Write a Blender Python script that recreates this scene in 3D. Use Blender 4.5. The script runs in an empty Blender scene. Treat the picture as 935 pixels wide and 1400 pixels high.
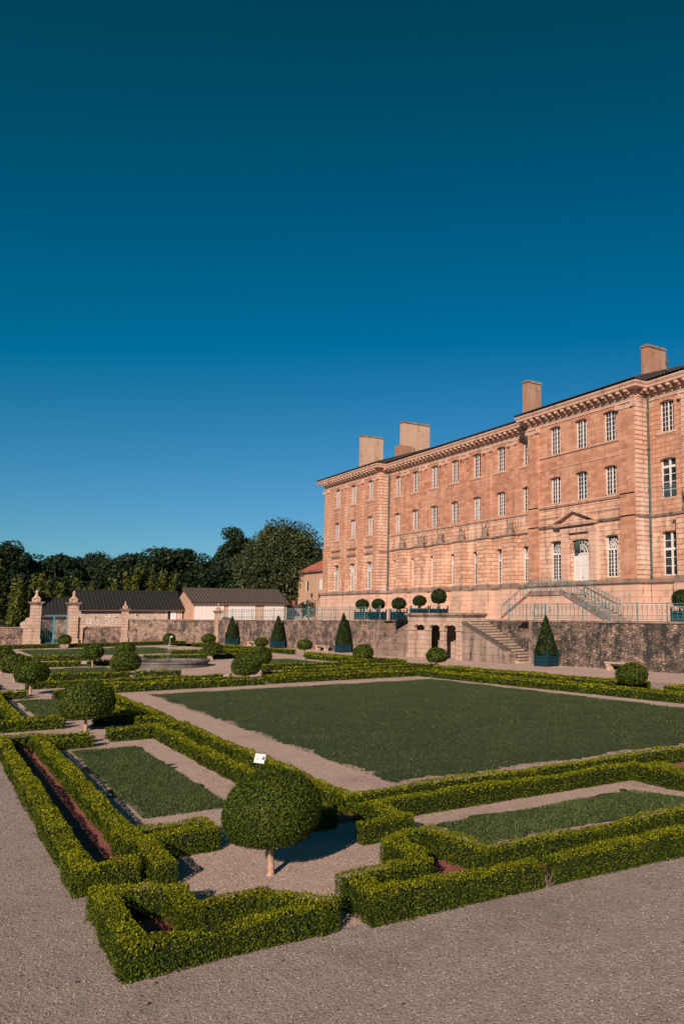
import bpy, math, random
import numpy as np
from mathutils import Vector, Matrix

rng = np.random.default_rng(7)
random.seed(7)
R = math.radians
scene = bpy.context.scene
COL = scene.collection

# ------------------------------------------------------------------ camera, sky, sun, exposure
CAM_H = 3.45
cam = bpy.data.cameras.new('camera')
cam.sensor_fit = 'VERTICAL'
cam.sensor_height = 36.0
cam.lens = 1106.5 / 1400 * 36.0
cam.shift_x = -205.8 / 1400
cam.clip_end = 3000
camo = bpy.data.objects.new('camera', cam)
camo.location = (0, 0, CAM_H)
camo.rotation_euler = (R(90 + 7.0075), 0, R(54.97))
COL.objects.link(camo)
scene.camera = camo

SUN_EL, SUN_DIR = 24.0, Vector((0.72, -0.69, 0)).normalized()
world = bpy.data.worlds.new('World')
scene.world = world
world.use_nodes = True
wn = world.node_tree
sky = wn.nodes.new('ShaderNodeTexSky')
sky.sky_type = 'NISHITA'
sky.sun_disc = False
sky.sun_elevation = R(SUN_EL)
sky.sun_rotation = math.atan2(SUN_DIR.x, SUN_DIR.y)
sky.air_density = 1.0
sky.dust_density = 0.0
sky.ozone_density = 3.0
sep = wn.nodes.new('ShaderNodeSeparateColor'); com = wn.nodes.new('ShaderNodeCombineColor')
wn.links.new(sky.outputs[0], sep.inputs[0])
for ch, (gain, off) in enumerate(((0.55, -1.0), (0.80, -0.36), (1.24, -2.02))):   # polarised, teal-graded clear sky
    ml = wn.nodes.new('ShaderNodeMath'); ml.operation = 'MULTIPLY_ADD'; ml.inputs[1].default_value = gain; ml.inputs[2].default_value = off
    mx_ = wn.nodes.new('ShaderNodeMath'); mx_.operation = 'MAXIMUM'; mx_.inputs[1].default_value = (0.0, 0.25, 0.4)[ch]
    wn.links.new(sep.outputs[ch], ml.inputs[0]); wn.links.new(ml.outputs[0], mx_.inputs[0]); wn.links.new(mx_.outputs[0], com.inputs[ch])
bg = wn.nodes['Background']
bg.inputs[1].default_value = 0.052
wn.links.new(com.outputs[0], bg.inputs[0])

sun = bpy.data.lights.new('sun', 'SUN')
sun.energy = 4.8
sun.angle = R(0.55)
sun.color = (1.0, 0.78, 0.62)
suno = bpy.data.objects.new('sun', sun)
sv = Vector((SUN_DIR.x * math.cos(R(SUN_EL)), SUN_DIR.y * math.cos(R(SUN_EL)), math.sin(R(SUN_EL))))
suno.rotation_euler = sv.to_track_quat('Z', 'Y').to_euler()
suno.location = sv * 200
COL.objects.link(suno)
scene.view_settings.view_transform = 'Standard'
scene.view_settings.look = 'None'
scene.view_settings.exposure = 0.42
scene.view_settings.gamma = 1.0

# ------------------------------------------------------------------ materials
MATS = {}
def nd(nt, typ, **kw):
    n = nt.nodes.new('ShaderNode' + typ)
    for k, v in kw.items():
        if k.startswith('_'):
            setattr(n, k[1:], v); continue
        s = n.inputs[int(k[1:])] if (k[0] == 'i' and k[1:].isdigit()) else n.inputs[k.replace('__', ' ')]
        if isinstance(v, bpy.types.NodeSocket): nt.links.new(v, s)
        else: s.default_value = v if not (isinstance(v, tuple) and len(v) == 3 and s.type == 'RGBA') else (*v, 1)
    return n
def newmat(name, rough=0.8):
    m = bpy.data.materials.new(name); m.use_nodes = True
    nt = m.node_tree; b = nt.nodes['Principled BSDF']
    b.inputs['Roughness'].default_value = rough
    b.inputs['Specular IOR Level'].default_value = 0.25
    MATS[name] = m
    return m, nt, b
def math_(nt, op, a, b=0.0):
    return nd(nt, 'Math', _operation=op, i0=a, i1=b).outputs[0]
def mixc(nt, f, a, b, mode='MIX'):
    n = nd(nt, 'Mix', _data_type='RGBA', _blend_type=mode)
    for s, v in ((n.inputs[0], f), (n.inputs[6], a), (n.inputs[7], b)):
        if isinstance(v, bpy.types.NodeSocket): nt.links.new(v, s)
        elif isinstance(v, tuple): s.default_value = (*v, 1)
        else: s.default_value = v
    return n.outputs[2]
def ramp(nt, f, p0, p1, a=0.0, b=1.0):
    n = nd(nt, 'MapRange', Value=f)
    for i, v in zip((1, 2, 3, 4), (p0, p1, a, b)): n.inputs[i].default_value = v
    return n.outputs[0]
def noise(nt, scale, vec=None, detail=4.0, rough=0.55):
    n = nd(nt, 'TexNoise', Scale=scale, Detail=detail, Roughness=rough)
    if vec is not None: nt.links.new(vec, n.inputs['Vector'])
    return n.outputs[0]
def bump(nt, b, h, strength=0.5, dist=0.02, prev=None):
    n = nd(nt, 'Bump', Strength=strength, Distance=dist, Height=h)
    if prev is not None: nt.links.new(prev, n.inputs['Normal'])
    nt.links.new(n.outputs[0], b.inputs['Normal'])
    return n.outputs[0]
def objco(nt): return nd(nt, 'TexCoord').outputs['Object']
def geomrand(nt): return nd(nt, 'NewGeometry').outputs['Random Per Island']

def plain(name, col, rough=0.7, var=0.15, scale=6.0, metallic=0.0):
    m, nt, b = newmat(name, rough)
    co = objco(nt)
    f = noise(nt, scale, co)
    c = mixc(nt, ramp(nt, f, 0.3, 0.7), tuple(x * (1 - var) for x in col), tuple(min(1, x * (1 + var)) for x in col))
    nt.links.new(c, b.inputs['Base Color'])
    b.inputs['Metallic'].default_value = metallic
    bump(nt, b, noise(nt, scale * 8, co), 0.25, 0.01)
    return m

def ashlar(name, c1, c2, mortar, bw, rh, ms, stain=0.5, stain_col=(0.10, 0.09, 0.08), groove=0.03, light=0.25, lightcol=(0.55, 0.47, 0.40)):
    m, nt, b = newmat(name, 0.85)
    co = objco(nt)
    s = nd(nt, 'SeparateXYZ', Vector=co)
    u = math_(nt, 'ADD', s.outputs[0], s.outputs[1])
    v = nd(nt, 'CombineXYZ', X=u, Y=s.outputs[2])
    br = nd(nt, 'TexBrick', Vector=v.outputs[0], Color1=c1, Color2=c2, Mortar=mortar, Scale=1.0, Mortar__Size=ms, Mortar__Smooth=0.4, Bias=0.0, Brick__Width=bw, Row__Height=rh)
    br.offset = 0.5
    n1 = noise(nt, 0.35, co, 5, 0.6)
    n2 = noise(nt, 2.2, co, 5, 0.65)
    # streaky vertical weathering
    sv_ = nd(nt, 'CombineXYZ', X=math_(nt, 'MULTIPLY', u, 1.4), Y=math_(nt, 'MULTIPLY', s.outputs[2], 0.16))
    n3 = noise(nt, 1.0, sv_.outputs[0], 4, 0.6)
    c = mixc(nt, ramp(nt, n1, 0.35, 0.68, 0, 0.45), br.outputs[0], tuple(x * 0.8 for x in c1), 'MIX')
    c = mixc(nt, ramp(nt, n2, 0.35, 0.75, 0, 0.35), c, tuple(min(1, x * 1.35) for x in c2))
    c = mixc(nt, ramp(nt, math_(nt, 'MULTIPLY', n3, n2), 0.27, 0.40, 0, stain), c, stain_col)
    c = mixc(nt, ramp(nt, math_(nt, 'MULTIPLY', math_(nt, 'SUBTRACT', 1.0, n3), n1), 0.24, 0.36, 0, light), c, lightcol)
    nt.links.new(c, b.inputs['Base Color'])
    p = bump(nt, b, math_(nt, 'SUBTRACT', 1.0, br.outputs[1]), 0.9, groove)
    bump(nt, b, noise(nt, 9, co, 6), 0.4, 0.02, p)
    return m

def rubble(name, cols, mortar, sx, sz, moss=0.0, stain=0.6, stain_col=(0.035, 0.037, 0.036)):
    m, nt, b = newmat(name, 0.9)
    co = objco(nt)
    s = nd(nt, 'SeparateXYZ', Vector=co)
    wob = noise(nt, 1.3, co, 3)
    u = math_(nt, 'ADD', math_(nt, 'MULTIPLY', math_(nt, 'ADD', s.outputs[0], s.outputs[1]), sx), math_(nt, 'MULTIPLY', wob, 0.5))
    w = math_(nt, 'ADD', math_(nt, 'MULTIPLY', s.outputs[2], sz), math_(nt, 'MULTIPLY', wob, 0.7))
    v = nd(nt, 'CombineXYZ', X=u, Y=w)
    vo = nd(nt, 'TexVoronoi', Vector=v.outputs[0], Scale=1.0, Randomness=0.9)
    vo.voronoi_dimensions = '2D'
    ve = nd(nt, 'TexVoronoi', Vector=v.outputs[0], Scale=1.0, Randomness=0.9)
    ve.voronoi_dimensions = '2D'; ve.feature = 'DISTANCE_TO_EDGE'
    vs = nd(nt, 'SeparateColor', Color=vo.outputs['Color'])
    c = mixc(nt, vs.outputs[0], cols[0], cols[1])
    c = mixc(nt, ramp(nt, vs.outputs[1], 0.62, 0.66), c, cols[2])
    joint = ramp(nt, ve.outputs['Distance'], 0.03, 0.11)
    c = mixc(nt, joint, mortar, c)
    n1 = noise(nt, 0.45, co, 6, 0.65)
    sv_ = nd(nt, 'CombineXYZ', X=math_(nt, 'MULTIPLY', u, 0.5), Y=math_(nt, 'MULTIPLY', s.outputs[2], 0.18))
    n3 = noise(nt, 1.0, sv_.outputs[0], 5, 0.65)
    n4 = noise(nt, 1.7, co, 8, 0.78)
    dark = ramp(nt, math_(nt, 'ADD', math_(nt, 'MULTIPLY', n1, 0.35), math_(nt, 'ADD', math_(nt, 'MULTIPLY', n3, 0.2), math_(nt, 'MULTIPLY', n4, 0.65))), 0.545, 0.655, 0, stain)
    c = mixc(nt, dark, c, stain_col)
    if moss > 0:
        n5 = noise(nt, 1.1, co, 6, 0.75)
        c = mixc(nt, ramp(nt, n5, 0.60, 0.66, 0, moss), c, (0.045, 0.06, 0.012))
    nt.links.new(c, b.inputs['Base Color'])
    p = bump(nt, b, joint, 1.0, 0.06)
    bump(nt, b, n4, 0.5, 0.03, p)
    return m

def leafmat(name, dark, mid, tip, trans=0.25, tipthr=0.7, nscale=1.2):
    m, nt, b = newmat(name, 0.5)
    r = geomrand(nt)
    co = nd(nt, 'NewGeometry').outputs['Position']
    f = noise(nt, nscale, co, 3)
    c = mixc(nt, r, dark, mid)
    dry = ramp(nt, math_(nt, 'ADD', math_(nt, 'MULTIPLY', noise(nt, nscale * 1.4, co, 5, 0.7), 0.8), math_(nt, 'MULTIPLY', r, 0.2)), 0.60, 0.68, 0, 0.55)
    c = mixc(nt, ramp(nt, math_(nt, 'ADD', math_(nt, 'MULTIPLY', r, 0.6), math_(nt, 'MULTIPLY', f, 0.6)), tipthr - 0.22, tipthr + 0.1), c, tip)
    c = mixc(nt, dry, c, (mid[0] * 1.7, mid[1] * 0.95, mid[2] * 1.6))
    nt.links.new(c, b.inputs['Base Color'])
    b.inputs['Roughness'].default_value = 0.45
    b.inputs['Specular IOR Level'].default_value = 0.14
    out = nt.nodes['Material Output']
    tr = nd(nt, 'BsdfTranslucent', Color=c)
    mx = nd(nt, 'MixShader', Fac=trans)
    nt.links.new(b.outputs[0], mx.inputs[1]); nt.links.new(tr.outputs[0], mx.inputs[2])
    nt.links.new(mx.outputs[0], out.inputs[0])
    return m

def gravelmat(name, c1, c2, c3, big=0.5):
    m, nt, b = newmat(name, 0.9)
    co = objco(nt)
    vo = nd(nt, 'TexVoronoi', Vector=co, Scale=70.0)
    vs = nd(nt, 'SeparateColor', Color=vo.outputs['Color'])
    n0 = noise(nt, 0.22, co, 5, 0.6)
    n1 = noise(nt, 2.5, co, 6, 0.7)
    n2 = noise(nt, 28, co, 4, 0.7)
    c = mixc(nt, vs.outputs[0], c1, c2)
    c = mixc(nt, ramp(nt, vs.outputs[1], 0.80, 0.95), c, tuple(min(1, x * 1.6) for x in c2))
    c = mixc(nt, ramp(nt, n2, 0.52, 0.68, 0, 0.65), c, c3)
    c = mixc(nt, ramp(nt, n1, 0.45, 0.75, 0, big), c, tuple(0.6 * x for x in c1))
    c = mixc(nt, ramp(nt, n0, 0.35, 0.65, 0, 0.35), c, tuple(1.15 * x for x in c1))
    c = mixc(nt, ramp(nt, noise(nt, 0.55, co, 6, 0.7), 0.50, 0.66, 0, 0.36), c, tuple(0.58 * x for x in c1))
    nt.links.new(c, b.inputs['Base Color'])
    p = bump(nt, b, n2, 1.0, 0.05)
    p = bump(nt, b, vo.outputs['Distance'], 0.5, 0.012, p)
    bump(nt, b, n1, 0.5, 0.10, p)
    return m

ashlar('stone_lower', (0.67, 0.435, 0.32), (0.44, 0.25, 0.172), (0.18, 0.10, 0.065), 1.05, 0.37, 0.03, 0.6, light=0.6, lightcol=(0.70, 0.53, 0.42))
ashlar('stone_upper', (0.56, 0.295, 0.20), (0.30, 0.135, 0.085), (0.54, 0.33, 0.235), 0.78, 0.34, 0.026, 0.4, light=0.35, lightcol=(0.58, 0.38, 0.28))
ashlar('stone_mid', (0.54, 0.305, 0.205), (0.40, 0.205, 0.135), (0.24, 0.13, 0.085), 0.95, 0.36, 0.028, 0.5, light=0.3)
ashlar('stone_smooth', (0.60, 0.405, 0.315), (0.50, 0.325, 0.25), (0.30, 0.18, 0.12), 1.3, 0.45, 0.012, 0.6)
ashlar('stone_quoin', (0.62, 0.42, 0.33), (0.48, 0.29, 0.21), (0.16, 0.095, 0.07), 2.2, 0.36, 0.045, 0.35, light=0.7, lightcol=(0.60, 0.52, 0.46), groove=0.07)
ashlar('stone_grey', (0.265, 0.195, 0.16), (0.19, 0.137, 0.113), (0.07, 0.05, 0.04), 1.3, 0.5, 0.014, 0.95, stain_col=(0.045, 0.042, 0.04))
ashlar('stone_pale', (0.47, 0.345, 0.275), (0.37, 0.265, 0.21), (0.13, 0.09, 0.07), 0.9, 0.34, 0.014, 0.5, stain_col=(0.07, 0.06, 0.055))
ashlar('chimney_brick', (0.44, 0.24, 0.155), (0.34, 0.18, 0.12), (0.36, 0.22, 0.15), 0.26, 0.09, 0.012, 0.45, light=0.35)
ashlar('house_render', (0.52, 0.335, 0.24), (0.46, 0.29, 0.205), (0.40, 0.25, 0.18), 0.5, 0.25, 0.02, 0.25)
plain('fountain_stone', (0.12, 0.11, 0.107), 0.8, 0.35, 2)
ashlar('chimney_plaster', (0.50, 0.345, 0.255), (0.45, 0.30, 0.215), (0.42, 0.29, 0.21), 0.6, 0.28, 0.012, 0.75, stain_col=(0.20, 0.15, 0.12))
rubble('rubble_wall', ((0.27, 0.20, 0.16), (0.16, 0.12, 0.10), (0.36, 0.265, 0.205)), (0.11, 0.082, 0.068), 3.0, 8.5, 0.9, 0.95)
rubble('rubble_far', ((0.37, 0.265, 0.21), (0.26, 0.185, 0.15), (0.44, 0.32, 0.26)), (0.18, 0.13, 0.105), 3.4, 7.0, 0.15, 0.85)
rubble('barn_stone', ((0.60, 0.47, 0.40), (0.53, 0.41, 0.35), (0.66, 0.53, 0.46)), (0.58, 0.46, 0.40), 2.4, 4.0, 0.0, 0.25)
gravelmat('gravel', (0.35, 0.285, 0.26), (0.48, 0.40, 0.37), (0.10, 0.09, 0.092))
gravelmat('gravel_pale', (0.50, 0.37, 0.315), (0.64, 0.49, 0.43), (0.22, 0.165, 0.145), 0.3)
gravelmat('mulch', (0.30, 0.10, 0.085), (0.45, 0.17, 0.15), (0.07, 0.03, 0.024))
plain('white_paint', (0.64, 0.62, 0.61), 0.45, 0.06)
plain('white_plank', (0.60, 0.56, 0.55), 0.6, 0.06, 1.2)
plain('iron_teal', (0.085, 0.20, 0.225), 0.5, 0.25, 3)
plain('tub_teal', (0.005, 0.034, 0.050), 0.5, 0.2, 3)
plain('gate_teal', (0.05, 0.24, 0.32), 0.5, 0.15)
plain('verdigris', (0.055, 0.09, 0.085), 0.5, 0.3, 2)
plain('lead', (0.03, 0.05, 0.052), 0.5, 0.2)
plain('trunk_pale', (0.36, 0.235, 0.165), 0.9, 0.4, 18)
plain('bark', (0.06, 0.045, 0.035), 0.9, 0.3, 5)
plain('terracotta', (0.30, 0.095, 0.065), 0.8, 0.25, 2)
plain('twig_grey', (0.13, 0.095, 0.075), 0.9, 0.2, 10)
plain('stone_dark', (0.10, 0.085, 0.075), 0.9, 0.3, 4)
plain('stone_bench', (0.42, 0.30, 0.23), 0.85, 0.25, 3)
plain('plaque', (0.24, 0.20, 0.19), 0.4, 0.05)
plain('card_white', (0.52, 0.54, 0.58), 0.5, 0.05)
plain('card_blue', (0.02, 0.10, 0.25), 0.5, 0.05)
plain('hedge_core', (0.012, 0.018, 0.004), 0.95, 0.3, 8)
plain('earth', (0.07, 0.055, 0.035), 0.95, 0.3, 0.5)
plain('dark_void', (0.012, 0.012, 0.012), 0.9, 0.1)
plain('timber', (0.10, 0.075, 0.06), 0.8, 0.2)
plain('render_grey', (0.30, 0.25, 0.24), 0.8, 0.1, 1)
plain('pebble', (0.33, 0.25, 0.21), 0.8, 0.5, 30)
m, nt, b = newmat('glass_dark', 0.06)
n_ = noise(nt, 0.9, objco(nt), 2)
nt.links.new(mixc(nt, ramp(nt, n_, 0.45, 0.6), (0.010, 0.016, 0.019), (0.045, 0.055, 0.06)), b.inputs['Base Color'])
b.inputs['Specular IOR Level'].default_value = 0.5
m, nt, b = newmat('glass_pale', 0.12)
n_ = noise(nt, 1.7, objco(nt), 3)
nt.links.new(mixc(nt, ramp(nt, n_, 0.4, 0.6), (0.14, 0.14, 0.14), (0.30, 0.29, 0.28)), b.inputs['Base Color'])
m, nt, b = newmat('water', 0.05)
b.inputs['Base Color'].default_value = (0.02, 0.05, 0.055, 1)
bump(nt, b, noise(nt, 5, objco(nt), 3), 0.3, 0.03)
m, nt, b = newmat('water_spray', 0.2)
b.inputs['Base Color'].default_value = (0.75, 0.8, 0.82, 1)
b.inputs['Alpha'].default_value = 0.16
def tilemat(name, c1, c2, c3):
    m, nt, b = newmat(name, 0.85)
    co = objco(nt)
    f = noise(nt, 1.6, co, 6, 0.7); g = noise(nt, 12, co, 3)
    c = mixc(nt, ramp(nt, f, 0.35, 0.65), c1, c2)
    c = mixc(nt, ramp(nt, g, 0.5, 0.75, 0, 0.6), c, c3)
    nt.links.new(c, b.inputs['Base Color'])
    bump(nt, b, g, 0.6, 0.03)
tilemat('tile_dark', (0.055, 0.045, 0.04), (0.030, 0.030, 0.030), (0.10, 0.075, 0.06))
tilemat('tile_brown', (0.085, 0.068, 0.060), (0.055, 0.047, 0.044), (0.13, 0.10, 0.085))
tilemat('tile_black', (0.022, 0.021, 0.022), (0.014, 0.015, 0.017), (0.05, 0.042, 0.038))
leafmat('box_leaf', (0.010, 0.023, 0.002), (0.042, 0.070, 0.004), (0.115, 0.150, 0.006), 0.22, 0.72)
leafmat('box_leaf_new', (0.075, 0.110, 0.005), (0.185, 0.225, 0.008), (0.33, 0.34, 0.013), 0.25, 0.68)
leafmat('ball_leaf', (0.012, 0.028, 0.004), (0.040, 0.072, 0.007), (0.105, 0.140, 0.012), 0.18, 0.72)
leafmat('yew_leaf', (0.005, 0.013, 0.003), (0.014, 0.031, 0.004), (0.035, 0.056, 0.008), 0.1, 0.8)
leafmat('wood_leaf', (0.007, 0.018, 0.010), (0.019, 0.038, 0.018), (0.040, 0.065, 0.024), 0.2, 0.80, 0.25)
leafmat('wood_leaf_b', (0.009, 0.023, 0.013), (0.024, 0.046, 0.022), (0.050, 0.078, 0.030), 0.2, 0.78, 0.3)
leafmat('lime_leaf', (0.018, 0.034, 0.013), (0.040, 0.063, 0.022), (0.11, 0.125, 0.052), 0.15, 0.78, 0.3)
leafmat('bamboo_leaf', (0.026, 0.042, 0.008), (0.065, 0.088, 0.014), (0.13, 0.145, 0.024), 0.3, 0.70, 0.4)
leafmat('grass_blade', (0.020, 0.045, 0.013), (0.058, 0.100, 0.030), (0.12, 0.155, 0.058), 0.2, 0.75, 0.8)
m, nt, b = newmat('lawn', 0.95)
co = objco(nt)
c = mixc(nt, ramp(nt, noise(nt, 0.5, co, 6, 0.65), 0.3, 0.7), (0.053, 0.092, 0.030), (0.092, 0.126, 0.050))
c = mixc(nt, ramp(nt, noise(nt, 9, co, 6, 0.75), 0.45, 0.62, 0, 0.75), c, (0.018, 0.036, 0.011))
c = mixc(nt, ramp(nt, noise(nt, 2.6, co, 6, 0.75), 0.55, 0.72, 0, 0.55), c, (0.125, 0.135, 0.055))
c = mixc(nt, ramp(nt, noise(nt, 0.23, co, 5, 0.7), 0.56, 0.72, 0, 0.5), c, (0.13, 0.115, 0.065))
nt.links.new(c, b.inputs['Base Color'])
p = bump(nt, b, noise(nt, 9, co, 6, 0.75), 1.0, 0.12)
bump(nt, b, noise(nt, 40, co, 4, 0.7), 1.0, 0.04, p)

# ------------------------------------------------------------------ mesh helpers
def link(o, parent=None, inv=True):
    COL.objects.link(o)
    if parent is not None:
        o.parent = parent
        if inv and parent.get('_root', 0):
            o.matrix_parent_inverse = Matrix.Translation(-Vector(parent.location))
    return o
def quads_mesh(name, V, n=4):
    """V: (k*n,3) array, k separate n-gons"""
    k = len(V) // n
    me = bpy.data.meshes.new(name)
    me.vertices.add(k * n); me.vertices.foreach_set('co', np.ascontiguousarray(V, dtype=np.float32).ravel())
    me.loops.add(k * n); me.loops.foreach_set('vertex_index', np.arange(k * n, dtype=np.int32))
    me.polygons.add(k); me.polygons.foreach_set('loop_start', np.arange(0, k * n, n, dtype=np.int32))
    me.polygons.foreach_set('loop_total', np.full(k, n, dtype=np.int32))
    me.update()
    return me
class MB:
    def __init__(s): s.v = []; s.f = []
    def quad(s, *p):
        i = len(s.v); s.v += [tuple(q) for q in p]; s.f.append(tuple(range(i, i + len(p)))); return s
    def box(s, x0, y0, z0, x1, y1, z1):
        i = len(s.v)
        s.v += [(x0, y0, z0), (x1, y0, z0), (x1, y1, z0), (x0, y1, z0), (x0, y0, z1), (x1, y0, z1), (x1, y1, z1), (x0, y1, z1)]
        s.f += [tuple(i + k for k in q) for q in ((3, 2, 1, 0), (4, 5, 6, 7), (0, 1, 5, 4), (1, 2, 6, 5), (2, 3, 7, 6), (3, 0, 4, 7))]
        return s
    def cbox(s, c, d): return s.box(c[0] - d[0] / 2, c[1] - d[1] / 2, c[2] - d[2] / 2, c[0] + d[0] / 2, c[1] + d[1] / 2, c[2] + d[2] / 2)
    def hexa(s, lo, hi):
        """lo, hi: four points each, ring order"""
        i = len(s.v); n = len(lo); s.v += [tuple(p) for p in lo] + [tuple(p) for p in hi]
        s.f.append(tuple(range(i + n - 1, i - 1, -1))); s.f.append(tuple(range(i + n, i + 2 * n)))
        for k in range(n): s.f.append((i + k, i + (k + 1) % n, i + n + (k + 1) % n, i + n + k))
        return s
    def bar(s, a, b, w, t=None, up=(0, 0, 1)):
        t = t or w
        a, b = Vector(a), Vector(b); d = (b - a)
        if d.length < 1e-6: return s
        d.normalize(); u = Vector(up)
        if abs(d.dot(u)) > 0.98: u = Vector((1, 0, 0))
        x = d.cross(u).normalized() * w / 2; y = x.cross(d).normalized() * t / 2
        return s.hexa([a - x - y, a + x - y, a + x + y, a - x + y], [b - x - y, b + x - y, b + x + y, b - x + y])
    def poly(s, pts, w, t=None, up=(0, 0, 1)):
        for p, q in zip(pts[:-1], pts[1:]): s.bar(p, q, w, t, up)
        return s
    def tube(s, pts, rad, n=8):
        i = len(s.v); pts = [Vector(p) for p in pts]
        for k, p in enumerate(pts):
            d = (pts[min(k + 1, len(pts) - 1)] - pts[max(k - 1, 0)]).normalized()
            u = Vector((1, 0, 0)) if abs(d.x) < 0.8 else Vector((0, 1, 0))
            x = d.cross(u).normalized(); y = d.cross(x)
            r = rad[k] if hasattr(rad, '__len__') else rad
            for a in range(n):
                an = 2 * math.pi * a / n; s.v.append(tuple(p + x * r * math.cos(an) + y * r * math.sin(an)))
        for k in range(len(pts) - 1):
            for a in range(n): s.f.append((i + k * n + a, i + k * n + (a + 1) % n, i + (k + 1) * n + (a + 1) % n, i + (k + 1) * n + a))
        s.f.append(tuple(i + a for a in range(n))); s.f.append(tuple(i + (len(pts) - 1) * n + a for a in range(n - 1, -1, -1)))
        return s
    def lathe(s, prof, c=(0, 0, 0), n=16):
        i = len(s.v)
        for r, z in prof:
            for a in range(n):
                an = 2 * math.pi * a / n; s.v.append((c[0] + r * math.cos(an), c[1] + r * math.sin(an), c[2] + z))
        for k in range(len(prof) - 1):
            for a in range(n): s.f.append((i + k * n + a, i + k * n + (a + 1) % n, i + (k + 1) * n + (a + 1) % n, i + (k + 1) * n + a))
        s.f.append(tuple(i + a for a in range(n - 1, -1, -1))); s.f.append(tuple(i + (len(prof) - 1) * n + a for a in range(n)))
        return s
    def sweep(s, path, prof, closed_ends=True):
        """path: plan points; prof: (out, z), out to the right-hand side of travel"""
        P = [Vector((p[0], p[1])) for p in path]; rings = []
        for k, p in enumerate(P):
            ns = []
            if k > 0: d = (p - P[k - 1]).normalized(); ns.append(Vector((d.y, -d.x)))
            if k < len(P) - 1: d = (P[k + 1] - p).normalized(); ns.append(Vector((d.y, -d.x)))
            if len(ns) == 2:
                mvec = (ns[0] + ns[1]); mvec = mvec / mvec.length_squared * 2
            else: mvec = ns[0]
            rings.append([(p.x + mvec.x * o, p.y + mvec.y * o, z) for o, z in prof])
        i = len(s.v); n = len(prof)
        for r in rings: s.v += r
        for k in range(len(rings) - 1):
            for a in range(n): s.f.append((i + k * n + a, i + k * n + (a + 1) % n, i + (k + 1) * n + (a + 1) % n, i + (k + 1) * n + a))
        s.f.append(tuple(i + a for a in range(n))); s.f.append(tuple(i + (len(rings) - 1) * n + a for a in range(n - 1, -1, -1)))
        return s
    def mesh(s, name):
        me = bpy.data.meshes.new(name); me.from_pydata(s.v, [], s.f); me.update(); return me
    def build(s, name, mat, parent=None, smooth=False, bevel=0):
        me = s.mesh(name)
        return obj(name, me, mat, parent, smooth, bevel)
def obj(name, me, mat, parent=None, smooth=False, bevel=0):
    if mat and not me.materials: me.materials.append(MATS[mat])
    if smooth: me.polygons.foreach_set('use_smooth', np.ones(len(me.polygons), dtype=bool))
    o = bpy.data.objects.new(name, me)
    link(o, parent)
    if bevel:
        b = o.modifiers.new('bevel', 'BEVEL'); b.width = bevel; b.segments = 2; b.limit_method = 'ANGLE'
    return o
def tag(o, label, cat, group=None):
    o['label'] = label; o['category'] = cat
    if group: o['group'] = group
    return o
def thing(name, label, cat, loc=(0, 0, 0), rotz=0.0, group=None):
    o = bpy.data.objects.new(name, None); o.empty_display_size = 0.3
    o.location = loc; o.rotation_euler = (0, 0, rotz)
    o['_root'] = 0
    COL.objects.link(o); return tag(o, label, cat, group)
def wthing(*a, **k):      # children of this one are modelled in world coordinates
    o = thing(*a, **k); o['_root'] = 1; return o
def struct(o): o['kind'] = 'structure'; return o
def dup(root, loc, rotz=None, label=None, scale=None, group=None):
    r = root.copy(); COL.objects.link(r); r.location = loc
    if rotz is not None: r.rotation_euler = (0, 0, rotz)
    if label: r['label'] = label
    if group: r['group'] = group
    if scale: r.scale = scale if isinstance(scale, tuple) else (scale,) * 3
    for ch in list(root.children):
        c_ = ch.copy(); COL.objects.link(c_); c_.parent = r
        for g in ch.children:
            g_ = g.copy(); COL.objects.link(g_); g_.parent = c_
    return r
def leaf_quads(P, Nrm, size, spread=0.8, aspect=1.6, lift=0.0):
    """diamond leaves at points P facing roughly along Nrm"""
    n = len(P)
    d = Nrm + rng.normal(0, spread, (n, 3)); d /= np.linalg.norm(d, axis=1, keepdims=True) + 1e-9
    a = np.cross(d, rng.normal(0, 1, (n, 3))); a /= np.linalg.norm(a, axis=1, keepdims=True) + 1e-9
    b = np.cross(d, a)
    s = (size * rng.uniform(0.65, 1.3, n))[:, None]
    V = np.empty((n, 4, 3))
    c = P + Nrm * lift
    V[:, 0] = c - a * s * aspect / 2; V[:, 1] = c + b * s / 2 + d * s * 0.12
    V[:, 2] = c + a * s * aspect / 2; V[:, 3] = c - b * s / 2 + d * s * 0.12
    return V.reshape(-1, 3)
def wob(P, k, seed=0.0):
    return (np.sin(P[:, 0] * k + 1.3 + seed) * np.sin(P[:, 1] * k * 1.1 + 0.7) + 0.6 * np.sin(P[:, 0] * k * 2.3 + P[:, 1] * k * 1.9 + P[:, 2] * k * 2.1 + seed) + 0.4 * np.sin(P[:, 2] * k * 3.1 + P[:, 0] * k * 3.7 - P[:, 1] * k * 3.3))

# ------------------------------------------------------------------ ground
g = MB().quad((-1500, -1500, -0.03), (1500, -1500, -0.03), (1500, 1500, -0.03), (-1500, 1500, -0.03)).build('ground', 'earth'); struct(g)
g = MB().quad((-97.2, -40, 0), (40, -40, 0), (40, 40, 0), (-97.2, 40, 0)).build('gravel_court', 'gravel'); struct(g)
def wallY(X): return 35.0 + (X + 31.4) * 0.1411
WN = Vector((0.1397, -0.9902, 0))
def WP(X, off, z=0.0): return (X + WN.x * off, wallY(X) + WN.y * off, z)
def wtop(X): return 2.88 + min(0.0, (X + 45) * 0.0071)
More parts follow.
